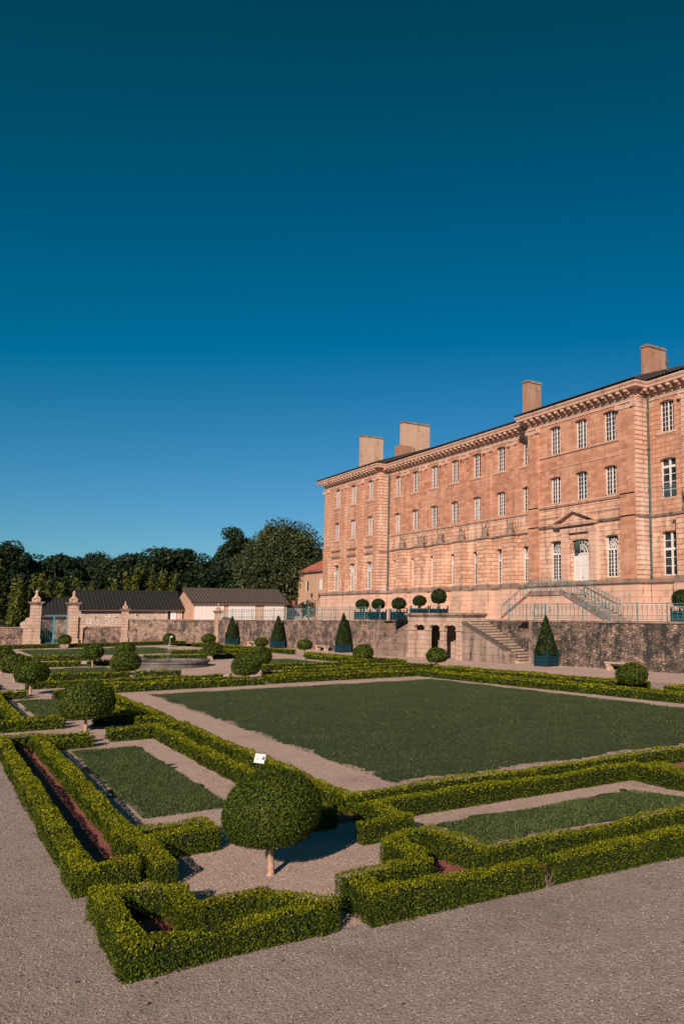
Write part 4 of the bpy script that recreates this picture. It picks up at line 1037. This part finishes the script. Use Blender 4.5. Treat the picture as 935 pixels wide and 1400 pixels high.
# chimneys
for i, (x, y0, y1, zt, tk) in enumerate(((-93, 44.75, 47.8, 25.95, 0.7), (-84.2, 45.85, 49.6, 26.2, 0.7), (-58, 44.55, 46.2, 24.8, 0.7), (-45, 46.9, 49.0, 25.1, 0.7))):
    ch = MB().box(x - tk, y0, 20.6, x, y1, zt - 0.22).build('chimney', 'chimney_plaster' if i < 2 else 'chimney_brick', CH)
    cp = MB().box(x - tk - 0.08, y0 - 0.08, zt - 0.22, x + 0.08, y1 + 0.08, zt - 0.1).box(x - tk - 0.02, y0 - 0.02, zt - 0.1, x + 0.02, y1 + 0.02, zt).build('chimney_cap', 'stone_grey', None); cp.parent = ch
    if i == 1:
        bs = MB().box(x - tk - 0.3, y0 - 0.5, 20.6, x + 0.3, y0 + 1.4, 23.2).build('chimney_base', 'chimney_brick', None); bs.parent = ch

# ------------------------------------------------------------------ entrance stairs
PR = wthing('entrance_stairs', 'double stone stairs with teal railing up to the white front door', 'stairs', (-49.2, 40.5, 2.75))
LZ, PY0, PY1 = 4.84, 39.9, 41.9
MB().box(-51.6, PY0, 2.3, -47.9, YC - 0.45, LZ - 0.14).build('landing_base', 'stone_smooth', PR)
MB().box(-51.75, PY0 - 0.12, LZ - 0.14, -47.75, YC - 0.43, LZ).build('landing_slab', 'stone_grey', PR)
MB().box(-51.7, PY0 - 0.10, LZ, -47.8, PY0 + 0.2, LZ + 0.2).build('landing_kerb', 'stone_grey', PR)
nst = 12
for k in range(nst):
    z1 = LZ - (k + 1) * 0.172
    xl = -51.6 - k * 0.33; MB().box(xl - 0.36, PY0 + 0.2, 2.3, xl, PY1, z1).build('step', 'stone_pale', PR)
    xr = -47.9 + k * 0.42; MB().box(xr, PY0 + 0.2, 2.3, xr + 0.45, PY1 + (0.35 if k > 5 else 0), z1).build('step', 'stone_pale', PR); MB().box(xr, PY0 + 0.2, z1, xr + 0.47, PY1 + (0.35 if k > 5 else 0), z1 + 0.03).build('shaded_tread', 'stone_dark', PR)  # right flight: shade lines of the steps put in as dark slabs
for xa, xb in ((-51.6, -55.6), (-47.9, -43.0)):
    MB().hexa([(xa, PY0, 2.3), (xb, PY0, 2.3), (xb, PY0 + 0.2, 2.3), (xa, PY0 + 0.2, 2.3)], [(xa, PY0, LZ), (xb, PY0, 2.85), (xb, PY0 + 0.2, 2.85), (xa, PY0 + 0.2, LZ)]).build('string_wall', 'stone_smooth', PR)
    MB().hexa([(xa, PY0 - 0.1, LZ), (xb, PY0 - 0.1, 2.85), (xb, PY0 + 0.28, 2.85), (xa, PY0 + 0.28, LZ)], [(xa, PY0 - 0.1, LZ + 0.2), (xb, PY0 - 0.1, 3.05), (xb, PY0 + 0.28, 3.05), (xa, PY0 + 0.28, LZ + 0.2)]).build('string_coping', 'stone_grey', PR)
def slope_rail(a, b_, n, nm):
    a, b_ = Vector(a), Vector(b_); up = Vector((0, 0, 1)); m_ = MB()
    m_.bar(a + up * 0.95, b_ + up * 0.95, 0.05, 0.035); m_.bar(a + up * 0.1, b_ + up * 0.1, 0.03, 0.03)
    for k in range(n + 1):
        q = a.lerp(b_, k / n); m_.bar(q, q + up * 0.95, 0.05 if k % 3 == 0 else 0.024)
    for k in range(n):
        q0, q1 = a.lerp(b_, k / n), a.lerp(b_, (k + 1) / n); mid = (q0 + q1) / 2; e = (q1 - q0) / 2
        m_.poly([mid - e * 0.9 * math.cos(math.pi * t / 6) + up * (0.68 + 0.18 * math.sin(math.pi * t / 6)) for t in range(7)], 0.016)
    m_.build(nm, 'iron_teal', PR)
yr = PY0 + 0.05
slope_rail((-51.55, yr, LZ + 0.2), (-47.95, yr, LZ + 0.2), 9, 'landing_railing')
slope_rail((-51.6, yr, LZ + 0.2), (-55.7, yr, 3.0), 11, 'flight_railing'); slope_rail((-47.9, yr, LZ + 0.2), (-42.9, yr, 3.0), 13, 'flight_railing')
slope_rail((-47.6, PY1 + 0.1, LZ), (-43.6, PY1 + 0.1, 3.3), 10, 'flight_railing')

# ------------------------------------------------------------------ far boundary wall, gate
BX = -97.0
FW = wthing('boundary_wall', 'low rubble garden wall left of the far gate', 'wall', (BX, 4, 0))
MB().box(BX - 0.5, -14, -0.2, BX, 8.9, 1.75).build('wall_face', 'rubble_far', FW); MB().box(BX - 0.56, -14, 1.75, BX + 0.06, 8.9, 1.86).build('coping', 'stone_grey', FW)
FW = wthing('boundary_wall', 'rubble garden wall right of the far gate stepping up behind a small pillar', 'wall', (BX, 20, 0))
MB().box(BX - 0.5, 14.4, -0.2, BX, 18.3, 1.72).build('wall_face', 'rubble_far', FW); MB().box(BX - 0.56, 14.4, 1.72, BX + 0.06, 18.3, 1.83).build('coping', 'stone_grey', FW)
MB().hexa([(BX - .5, 18.7, -0.2), (BX, 18.7, -0.2), (-90.5, 26.6, -0.2), (-91, 26.6, -0.2)], [(BX - .5, 18.7, 2.5), (BX, 18.7, 2.5), (-90.5, 26.6, 2.45), (-91, 26.6, 2.45)]).build('wall_face', 'rubble_far', FW)
MB().hexa([(BX - .56, 18.7, 2.5), (BX + .06, 18.7, 2.5), (-90.44, 26.6, 2.45), (-91.06, 26.6, 2.45)], [(BX - .56, 18.7, 2.61), (BX + .06, 18.7, 2.61), (-90.44, 26.6, 2.56), (-91.06, 26.6, 2.56)]).build('coping', 'stone_grey', FW)
def pillar(x, y, s, z1, label, nm='gate_pillar', scroll=0):
    root = wthing(nm, label, 'pillar', (x, y, 0))
    MB().box(x - s / 2 - 0.08, y - s / 2 - 0.08, 0, x + s / 2 + 0.08, y + s / 2 + 0.08, 0.6).build('base', 'stone_pale', root)
    MB().box(x - s / 2, y - s / 2, 0.6, x + s / 2, y + s / 2, z1 - 0.35).build('shaft', 'stone_pale', root)
    MB().hexa([(x - s / 2, y - s / 2, z1 - .35), (x + s / 2, y - s / 2, z1 - .35), (x + s / 2, y + s / 2, z1 - .35), (x - s / 2, y + s / 2, z1 - .35)], [(x - s * .72, y - s * .72, z1 - .1), (x + s * .72, y - s * .72, z1 - .1), (x + s * .72, y + s * .72, z1 - .1), (x - s * .72, y + s * .72, z1 - .1)]).box(x - s * .76, y - s * .76, z1 - .1, x + s * .76, y + s * .76, z1).build('capital', 'stone_grey', root)
    k = s / 0.95
    f_ = MB().lathe([(0.42 * k, 0), (0.44 * k, 0.1 * k), (0.30 * k, 0.25 * k), (0.36 * k, 0.4 * k), (0.2 * k, 0.62 * k), (0.12 * k, 0.85 * k), (0.17 * k, 0.98 * k), (0.12 * k, 1.15 * k), (0.02, 1.25 * k)], (x, y, z1), 10)
    for a in range(4):
        an = a * math.pi / 2 + .78; f_.tube([(x + .36 * k * math.cos(an), y + .36 * k * math.sin(an), z1 + .05), (x + .42 * k * math.cos(an), y + .42 * k * math.sin(an), z1 + .3 * k), (x + .2 * k * math.cos(an), y + .2 * k * math.sin(an), z1 + .55 * k)], [.1 * k, .13 * k, .05 * k], 6)
    f_.build('finial', 'stone_pale', root)
    if scroll:
        sc = MB().box(x - 0.2, y + scroll * s / 2, 0, x + 0.2, y + scroll * (s / 2 + 0.55), 1.86)
        sc.tube([(x - 0.22, y + scroll * (s / 2 + 0.45), 2.05), (x + 0.24, y + scroll * (s / 2 + 0.45), 2.05)], 0.42, 12); sc.tube([(x - 0.2, y + scroll * (s / 2 + 0.1), 2.5), (x + 0.2, y + scroll * (s / 2 + 0.1), 2.5)], 0.35, 12)
        sc.build('scroll_buttress', 'stone_pale', root)
    return root
pillar(BX, 9.85, 0.95, 4.45, 'tall pale stone gate pillar with flame finial, left of the blue gate', scroll=-1)
pillar(BX, 13.35, 0.95, 4.4, 'tall pale stone gate pillar with flame finial, right of the blue gate', scroll=1)
pillar(BX, 18.5, 0.62, 3.75, 'small stone wall pillar where the far wall steps up', 'wall_pillar')
pillar(-90.55, 26.75, 0.6, 3.55, 'small stone corner pillar at the left end of the terrace railing', 'wall_pillar')
GT = wthing('garden_gate', 'blue metal garden gate between the two tall pillars', 'gate', (BX, 11.6, 0))
for (a, b_) in ((10.42, 11.58), (11.64, 12.8)):
    m_ = MB().bar((BX, a, 0.1), (BX, a, 3.05), 0.08).bar((BX, b_, 0.1), (BX, b_, 3.05), 0.09).bar((BX, a, 3.05), (BX, b_, 3.05), 0.07).bar((BX, a, 0.15), (BX, b_, 0.15), 0.05)
    lf = m_.build('gate_leaf', 'gate_teal', GT)
    bb = MB()
    for k in range(1, 7): bb.bar((BX, a + (b_ - a) * k / 7, 0.15), (BX, a + (b_ - a) * k / 7, 3.05), 0.010)
    q = bb.build('bars', 'gate_teal', None); q.parent = lf
MB().box(BX - 0.05, 10.33, 0.02, BX + 0.05, 10.42, 3.25).build('hinge_post', 'gate_teal', GT)

# ------------------------------------------------------------------ barns and houses beyond
def barn(name, label, cat, xf, depth, y0, y1, ze, zr, wall, tile, overhang=0.5, zb=-0.2):
    root = wthing(name, label, cat, (xf, (y0 + y1) / 2, 0))
    xr = xf - depth / 2
    MB().quad((xf, y0, zb), (xf, y1, zb), (xf, y1, ze), (xf, y0, ze)).build('front_wall', wall, root)
    for y in (y0, y1): MB().quad((xf, y, zb), (xf, y, ze), (xr, y, zr - 0.15), (xf - depth, y, ze), (xf - depth, y, zb)).build('gable_wall', wall, root)
    MB().quad((xf - depth, y0, zb), (xf - depth, y1, zb), (xf - depth, y1, ze), (xf - depth, y0, ze)).build('rear_wall', wall, root)
    sl = (zr - ze) / (depth / 2)
    MB().quad((xf + overhang, y0 - .3, ze - sl * overhang - .06), (xf + overhang, y1 + .3, ze - sl * overhang - .06), (xr, y1 + .3, zr - .06), (xr, y0 - .3, zr - .06)).quad((xf - depth - overhang, y0 - .3, ze - sl * overhang - .06), (xr, y0 - .3, zr - .06), (xr, y1 + .3, zr - .06), (xf - depth - overhang, y1 + .3, ze - sl * overhang - .06)).box(xf + overhang - 0.08, y0 - .3, ze - sl * overhang - .2, xf + overhang + 0.04, y1 + .3, ze - sl * overhang - .07).build('roof', 'timber', root)
    tile_roof(y0 - .3, y1 + .3, xf + overhang, ze - sl * overhang, xr, zr, 'roof_tiles', tile, root, axis='y', pitch=0.42, amp=0.10)
    MB().tube([(xr, y0 - .3, zr + 0.06), (xr, y1 + .3, zr + 0.04)], 0.14, 8).build('ridge_tiles', tile, root)
    return root
b1 = barn('barn', 'long stone barn with black tiled roof behind the far wall', 'barn', -110, 8, 15.9, 27.9, 3.95, 6.0, 'barn_stone', 'tile_black')
for y, z, s in ((17.6, 2.6, 0.16), (20.0, 2.65, 0.14), (22.3, 2.9, 0.2), (24.5, 2.5, 0.12)):
    MB().box(-110.05, y, z, -109.99, y + s, z + s).build('wall_hole', 'dark_void', b1)
MB().box(-110.05, 26.4, 2.0, -109.9, 27.1, 3.5).build('shutter', 'white_paint', b1); MB().box(-110.05, 26.1, 2.0, -109.93, 26.38, 3.5).build('doorway', 'dark_void', b1)
barn('gate_lodge', 'small stone shed with black tiled roof seen through the blue gate', 'shed', -116, 5, 12.1, 16.6, 3.3, 5.1, 'rubble_far', 'tile_black')
b2 = barn('barn', 'stone barn with brown tiled roof and three large white doors', 'barn', -106, 8.5, 28.1, 40.4, 4.75, 6.35, 'house_render', 'tile_brown')
for y0, y1 in ((28.35, 32.0), (32.6, 36.1), (37.3, 40.0)):
    d_ = MB().box(-106.0, y0, 1.9, -105.9, y1, 4.42).build('barn_door', 'white_plank', b2)
    n = int((y1 - y0) / 0.42)
    pm = MB().box(-105.9, 0.012, 1.92, -105.875, (y1 - y0) / n - 0.012, 4.40).mesh('plank'); pm.materials.append(MATS['white_plank'])
    for k in range(n):
        o = obj('plank', pm, None); o.parent = d_; o.location = (random.uniform(-.006, .006), y0 + (y1 - y0) * k / n, 0)
h = wthing('house', 'plain stone house with red tiled roof beside the end pavilion', 'house', (-112, 50, 2.5))
HX0, HX1, HY = -121.4, -103.0, 48.0
MB().box(HX0, HY, 1.9, HX1, 58, 9.55).build('wall', 'house_render', h)
tile_roof(HX0 - .4, HX1, HY - 0.45, 9.5, 53.0, 12.6, 'roof_tiles', 'terracotta', h, hipL=6.0, pitch=0.4, amp=0.08)
MB().box(HX0 - .42, HY - .42, 9.32, HX1, 58.4, 9.48).build('eave', 'stone_grey', h)
MB().quad((HX0 - .4, HY - .45, 9.49), (HX0 + 5.6, 53.0, 12.59), (HX0 - .4, 58.4, 9.49)).build('hip_roof', 'terracotta', h)
MB().quad((HX0 - .4, 58.4, 9.49), (HX0 + 5.6, 53.0, 12.58), (HX1, 53.0, 12.58), (HX1, 58.4, 9.49)).build('rear_roof', 'terracotta', h)
ck = MB().box(-114.1, 48.9, 9.6, -112.7, 50.1, 12.0).build('chimney', 'chimney_brick', h); q = MB().box(-114.2, 48.8, 12.0, -112.6, 50.2, 12.5).build('chimney_pot', 'terracotta', None); q.parent = ck
w_ = MB().box(-118.0, HY - 0.03, 6.6, -117.2, HY + 0.03, 8.0).build('window', 'glass_dark', h); q = MB().box(-118.05, HY - 0.07, 6.45, -117.75, HY - 0.035, 8.0).build('window_frame', 'white_paint', None); q.parent = w_
MB().box(-112.9, HY - 0.06, 6.6, -112.1, HY + 0.02, 8.2).build('window_shutter', 'white_paint', h)
MB().box(-118.3, HY - 0.05, 2.3, -117.2, HY + 0.02, 5.1).build('door', 'white_paint', h)
hut = wthing('garden_hut', 'tiny grey rendered hut between barn and house', 'shed', (-108, 41.6, 2.3))
MB().box(-110, 41.0, 1.8, -108, 43.4, 4.0).build('wall', 'render_grey', hut); MB().hexa([(-110.2, 40.9, 4.0), (-107.8, 40.9, 4.0), (-107.8, 43.6, 4.0), (-110.2, 43.6, 4.0)], [(-110.2, 41.6, 4.45), (-107.8, 41.6, 4.45), (-107.8, 42.9, 4.45), (-110.2, 42.9, 4.45)]).build('roof', 'tile_brown', hut); MB().box(-109.2, 42.4, 4.4, -108.9, 42.7, 4.95).build('chimney', 'terracotta', hut)
lt = wthing('street_lantern', 'black two-armed lantern beside the end pavilion', 'lantern', (-103.5, 43.4, 2.6))
MB().tube([(-103.5, 43.4, 2.4), (-103.5, 43.4, 4.9)], 0.06, 8).build('post', 'lead', lt)
for sg in (-1, 1):
    MB().tube([(-103.5, 43.4, 4.8), (-103.5, 43.4 + sg * .35, 5.0), (-103.5, 43.4 + sg * .55, 5.3)], 0.035, 6).build('arm', 'lead', lt)
    MB().lathe([(0.05, 0), (0.14, 0.05), (0.17, 0.4), (0.2, 0.42), (0.03, 0.62)], (-103.5, 43.4 + sg * .55, 5.3), 8).build('lamp_housing', 'lead', lt)

# ------------------------------------------------------------------ fountain
FC = (-54.2, 13.05)
F = wthing('fountain', 'low round stone fountain basin with a thin water jet', 'fountain', (*FC, 0))
MB().lathe([(1.85, 0.02), (2.5, 0.02), (2.5, 0.10), (2.36, 0.12), (2.36, 0.24), (2.46, 0.28), (2.46, 0.38), (2.06, 0.40), (2.0, 0.25), (1.85, 0.2)], (*FC, 0), 40).build('basin_rim', 'fountain_stone', F)
MB().lathe([(0.01, 0.29), (2.03, 0.29), (2.03, 0.291), (0.01, 0.291)], (*FC, 0), 40).build('water', 'water', F)
MB().lathe([(0.05, 0.3), (0.06, 0.40), (0.03, 0.44)], (*FC, 0), 10).build('nozzle', 'lead', F)
n = 900
zz = rng.random(n) ** 0.8; rr = (0.03 + 0.28 * (1 - zz) ** 2) * np.sqrt(rng.random(n)); an = rng.random(n) * 6.283
P = np.c_[FC[0] + np.cos(an) * rr, FC[1] + np.sin(an) * rr, 0.5 + zz * 1.35]
jo = obj('water_jet', quads_mesh('water_jet', leaf_quads(P, rng.normal(0, 1, (n, 3)), np.full(n, 0.022), 0.3, 1.5)), 'water_spray', F); jo['kind'] = 'stuff'

# ------------------------------------------------------------------ benches, plates, cards
def bench(X, off, label):
    p = WP(X, off); root = thing('stone_bench', label, 'bench', p, wa, 'stone benches below the terrace wall')
    MB().box(-0.95, -0.24, 0.40, 0.95, 0.24, 0.50).build('seat', 'stone_bench', root, False, 0.015)
    for sg in (-1, 1):
        MB().hexa([(sg * .68 - .16, -.17, 0), (sg * .68 + .16, -.17, 0), (sg * .68 + .16, .17, 0), (sg * .68 - .16, .17, 0)], [(sg * .72 - .10, -.15, .28), (sg * .72 + .10, -.15, .28), (sg * .72 + .10, .15, .28), (sg * .72 - .10, .15, .28)]).box(sg * .72 - .17, -.18, .28, sg * .72 + .17, .18, .40).build('leg', 'stone_bench', root, False, 0.01)
bench(-35.3, 0.75, 'pale stone bench behind the right-hand ball tree'); bench(-80.6, 0.8, 'pale stone bench between two cone topiaries'); bench(-67.9, 0.7, 'shaded stone bench left of the cone near the arcade')
def plate(x, y, label, w=0.34, rz=0.9, hgt=0.3):
    root = thing('plant_label', label, 'sign', (x, y, 0), rz, 'small plates by the ball trees')
    MB().bar((0, 0, 0), (0, 0, hgt), 0.02).build('stake', 'lead', root)
    q = MB().box(-w / 2, -0.008, -w * 0.3, w / 2, 0.008, w * 0.3).build('panel', 'plaque', root); q.location = (0, 0, hgt); q.rotation_euler = (R(-35), 0, 0)
plate(-38.2, 3.45, 'pinkish plate on a stake beside the third ball tree of the walk'); plate(-56.4, 8.55, 'small plate beside the tall-trunked ball left of the fountain', 0.36)
plate(-57.8, 16.6, 'small plate right behind the fountain rim', 0.3); plate(-41.2, 12.7, 'small plate between the two hedge halves at the lawn end', 0.3)
cd = thing('white_card', 'white printed card with a blue mark poking from the nearest ball tree', 'sign', (-11.28, 3.98, 0), R(48))
MB().bar((0, 0, 0.8), (0, 0, 1.40), 0.012).build('stake', 'lead', cd)
q = MB().box(-0.075, -0.003, -0.06, 0.075, 0.003, 0.065).build('panel', 'card_white', cd); q.location = (0, 0, 1.43); q.rotation_euler = (R(-18), R(6), 0)
for k, (x0, z0, x1, z1) in enumerate(((-0.055, 0.02, -0.01, 0.026), (-0.055, 0.0, 0.0, 0.005), (-0.055, -0.018, -0.005, -0.013))):
    pl = MB().box(x0, -0.0055, z0, x1, -0.0035, z1).build('printed_line', 'plaque', None); pl.parent = q
pl = MB().box(0.035, -0.006, -0.012, 0.066, -0.0035, 0.03).build('blue_mark', 'card_blue', None); pl.parent = q
cd2 = thing('white_card', 'tiny white card on the ball tree before the far rubble wall', 'sign', (-83.6, 20.2, 0), R(60))
MB().bar((0, 0, 0), (0, 0, 1.0), 0.02).build('stake', 'lead', cd2); q = MB().box(-.09, -.004, -.07, .09, .004, .07).build('panel', 'card_white', cd2); q.location = (0.1, -0.1, 1.0)

# ------------------------------------------------------------------ woods
def tree(loc, hgt, rad, label, mat, name='broadleaf_tree', nleaf=9000, size=0.36, nb=26, trunk_h=0.3, gap=0.0, seed=0, flat=0.8, full=True, group='trees of the wood beyond the garden'):
    r_ = np.random.default_rng(seed + 11); root = thing(name, label, 'tree', loc, group=group)
    ch = hgt * (1 - trunk_h); cz = hgt * trunk_h + ch * 0.5
    B = []
    while len(B) < nb:
        u = r_.uniform(-1, 1, 3)
        if np.dot(u, u) > 1: continue
        if r_.random() < gap and np.dot(u, u) < 0.4: continue
        shape = 1 - 0.25 * max(0, u[2]) if flat > 0.5 else 1
        if full: u = u / np.sqrt(np.dot(u, u)) * np.dot(u, u) ** 0.15
        B.append((u[0] * rad * 0.78 * shape, u[1] * rad * 0.78 * shape, cz + u[2] * ch * 0.40, r_.uniform(0.20, 0.36) * rad))
    P, Nn = [], []
    per = nleaf // nb
    for bx, by, bz, br in B:
        u = r_.normal(0, 1, (per, 3)); u /= np.linalg.norm(u, axis=1, keepdims=True)
        rr = br * (1 - 0.45 * r_.random(per) ** 2)
        rr *= 1 + 0.25 * np.sin(u[:, 0] * 5 + bx) * np.sin(u[:, 1] * 5 + by) * np.sin(u[:, 2] * 4)
        P.append(np.array([bx, by, bz]) + u * rr[:, None] * np.array([1, 1, flat])); Nn.append(u * 0.6 + np.array([0, 0, 0.5]))
    P = np.concatenate(P); Nn = np.concatenate(Nn)
    obj('crown', quads_mesh('crown', leaf_quads(P, Nn, np.full(len(P), size), 0.7, 1.5)), mat, root)
    m_ = MB().tube([(0, 0, -0.3), (0.1, 0, hgt * 0.2), (-0.1, 0.1, hgt * 0.5), (0.0, 0, hgt * 0.8)], [rad * 0.075, rad * 0.06, rad * 0.04, rad * 0.01], 8)
    for bx, by, bz, br in B[:10]:
        z0 = hgt * trunk_h * r_.uniform(0.9, 1.5); m_.tube([(0, 0, z0), (bx * .5, by * .5, (z0 + bz) / 2 + .4), (bx, by, bz)], [rad * .03, rad * .02, rad * .006], 6)
    m_.build('trunk', 'bark', root)
    return root
tree((-128, 48.2, 0), 18.2, 8.4, 'big round lime tree with pale bracts rising behind the white-doored barn', 'lime_leaf', 'lime_tree', 52000, 0.26, 110, 0.12, 0, 1, 0.85)
tree((-138, 43.2, 0), 18.6, 5.0, 'tall loose-crowned tree left of the big lime tree', 'wood_leaf_b', 'ash_tree', 16000, 0.25, 34, 0.2, 0.3, 2, 0.7, False)
wl = ['between the loose tree and the barn roof', 'above the right end of the black-roofed barn', 'above the middle of the black-roofed barn', 'above the small pillar', 'above the left end of the black-roofed barn', 'above the right gate pillar', 'above the left gate pillar', 'left of the gate', 'near the left picture edge', 'at the left picture edge', 'low in the gap behind the barns', 'behind the hut and house', 'filling the dip of the skyline', 'outside the left picture edge']
wl.append('low between the loose tree and the dark wood'); wl.append('low behind the white-doored barn')
WT = [(-142, 36.0, 15.2, 6.0), (-140, 31.5, 14.6, 5.6), (-141, 27.5, 13.2, 5.2), (-139, 23.2, 11.6, 4.8), (-142, 19.4, 12.0, 4.8), (-138, 16.2, 12.4, 5.0), (-141, 12.2, 13.4, 5.4), (-138, 8.6, 15.0, 5.6), (-140, 4.6, 16.2, 6.0), (-139, 0.2, 16.0, 6.0), (-150, 40.5, 13.0, 6.5), (-146, 53.0, 12.5, 6.5), (-152, 24.0, 13.4, 6.5), (-140, -5.5, 15.5, 6.0), (-134, 39.5, 11.5, 5.0), (-132, 43.0, 10.5, 5.0)]
for i, (x, y, hh, rd) in enumerate(WT):
    tree((x, y, 0), hh, rd, 'dark leafy tree of the wood ' + wl[i], ('wood_leaf', 'wood_leaf_b')[i % 2], nleaf=14000, size=0.30, nb=46, trunk_h=0.08, seed=20 + i)
def bamboo(loc, hgt, label, seed):
    r_ = np.random.default_rng(seed); root = thing('bamboo_clump', label, 'bamboo', loc, group='bamboo clumps behind the garden wall')
    m_ = MB(); P, Nn = [], []
    for k in range(9):
        bx, by = r_.normal(0, 0.45, 2); hx = hgt * r_.uniform(0.72, 1.0); lx, ly = r_.normal(0, 0.55, 2)
        pts = [(bx + lx * t * t, by + ly * t * t, hx * t) for t in np.linspace(0, 1, 6)]
        m_.tube(pts, [0.05, 0.05, 0.045, 0.035, 0.025, 0.008], 5)
        n = 330; t = 0.22 + 0.78 * r_.random(n); w = 0.30 + 1.05 * np.sin(np.clip((1 - t) * 1.5, 0, 1.57)) * 0.75
        an = r_.random(n) * 6.283; rr = w * np.sqrt(r_.random(n))
        P.append(np.c_[bx + lx * t * t + np.cos(an) * rr, by + ly * t * t + np.sin(an) * rr, hx * t - rr * 0.35]); Nn.append(np.c_[np.cos(an), np.sin(an), np.full(n, 0.4)])
    P = np.concatenate(P); Nn = np.concatenate(Nn)
    obj('leaves', quads_mesh('leaves', leaf_quads(P, Nn, np.full(len(P), 0.20), 0.5, 2.6)), 'bamboo_leaf', root); m_.build('canes', 'bamboo_leaf', root)
bl = ['right end of the row above the black roof', 'second from the right above the black roof', 'third from the right above the black roof', 'above the ridge left part of the black roof', 'behind the right gate pillar', 'between the two gate pillars', 'behind the left gate pillar', 'just left of the left gate pillar', 'above the low wall at the left', 'close to the left picture edge', 'cut by the left picture edge']
for i, (x, y, hh) in enumerate([(-121, 28.0, 9.6), (-122, 25.8, 9.9), (-121, 23.6, 9.6), (-122, 21.4, 8.0), (-124, 18.6, 8.6), (-124, 15.8, 7.8), (-124, 12.6, 8.6), (-121, 10.0, 8.0), (-112, 6.9, 10.2), (-111, 4.9, 9.6), (-110, 2.8, 10.0)]):
    bamboo((x, y, 0), hh, 'tall yellow-green bamboo clump ' + bl[i], 50 + i)
tw = thing('bare_twig_plant', 'dead bare twig plant in the gap of the front right hedge', 'plant', (-8.36, 6.72, 0))
tm_ = MB()
for k in range(16):
    a_ = random.uniform(0, 6.28); q_ = random.uniform(0.05, 0.14); zt_ = random.uniform(0.12, 0.24)
    tm_.tube([(0, 0, 0), (math.cos(a_ + .5) * q_ * .6, math.sin(a_ + .5) * q_ * .6, zt_ * .5), (math.cos(a_) * q_, math.sin(a_) * q_, zt_)], [0.007, 0.005, 0.002], 4)
tm_.build('twigs', 'twig_grey', tw)
def bush(loc, r, hgt, label, mat='wood_leaf_b', n=700, size=0.14):
    root = thing('shrub', label, 'shrub', loc)
    P, Nn = ellipsoid_pts(n, (r, r, hgt / 2), 0.9); P *= rng.uniform(0.6, 1.0, (n, 1)); P[:, 2] += hgt / 2
    obj('foliage', quads_mesh('foliage', leaf_quads(P, Nn, np.full(n, size), 0.9, 1.8)), mat, root)
    m_ = MB()
    for k in range(5): a = k * 1.25; m_.tube([(0, 0, -0.1), (math.cos(a) * r * .5, math.sin(a) * r * .5, hgt * .7)], [0.03, 0.008], 5)
    m_.build('stems', 'bark', root)
bush((-104.6, 42.9, 2.45), 1.0, 2.6, 'spiky dark shrub at the pavilion corner by the lantern'); bush((-109.5, 44.0, 2.4), 0.7, 2.4, 'small green shrub at the left corner of the stone house')
bush((-100.5, 11.2, 0.0), 0.9, 1.6, 'dark shrub seen behind the blue gate', 'yew_leaf')
bush((-92.0, 28.0, 2.3), 0.7, 0.5, 'low weed tuft on top of the far wall', 'bamboo_leaf', 300, 0.1)

# ------------------------------------------------------------------ gravel pebbles and litter in the foreground
def pebbles(name, n, area, smin, smax, mat):
    (x0, x1), (y0, y1) = area
    k = rng.random(n); X = x0 + (x1 - x0) * k ** 0.7; Y = rng.uniform(y0, y1, n)
    s = rng.uniform(smin, smax, n)
    base = np.array([(1, 0, 0), (0, 1, 0), (-1, 0, 0), (0, -1, 0), (0, 0, 0.8)], float)
    tri = np.array([(0, 1, 4), (1, 2, 4), (2, 3, 4), (3, 0, 4)])
    an = rng.random(n) * 6.283
    ca, sa = np.cos(an), np.sin(an)
    sx = s * rng.uniform(0.7, 1.5, n)
    V = np.empty((n, 5, 3))
    V[:, :, 0] = X[:, None] + base[:, 0] * (ca * sx)[:, None] - base[:, 1] * (sa * s)[:, None]
    V[:, :, 1] = Y[:, None] + base[:, 0] * (sa * sx)[:, None] + base[:, 1] * (ca * s)[:, None]
    V[:, :, 2] = 0.003 + base[:, 2] * s[:, None]
    o = obj(name, quads_mesh(name, V[:, tri].reshape(-1, 3), 3), mat); o['kind'] = 'stuff'
    o['label'] = 'loose pebbles scattered on the foreground gravel'; o['category'] = 'gravel'
    return o
pebbles('loose_pebbles', 26000, ((-26, -4.5), (-2.5, 14)), 0.004, 0.013, 'pebble')
pebbles('dark_chippings', 7000, ((-22, -4.5), (-2.5, 14)), 0.004, 0.012, 'earth')

n = 420
P = np.c_[-4.5 - 14 * rng.random(n) ** 0.8, rng.uniform(-2, 13, n), np.full(n, 0.012)]
ff = obj('fallen_leaves', quads_mesh('fallen_leaves', leaf_quads(P, np.tile((0, 0, 1.), (n, 1)), np.full(n, 0.022), 0.35, 1.8)), 'ball_leaf'); ff['kind'] = 'stuff'
ff['label'] = 'few small leaves fallen on the foreground gravel'; ff['category'] = 'leaves'
for o in bpy.data.objects:
    if '_root' in o: del o['_root']
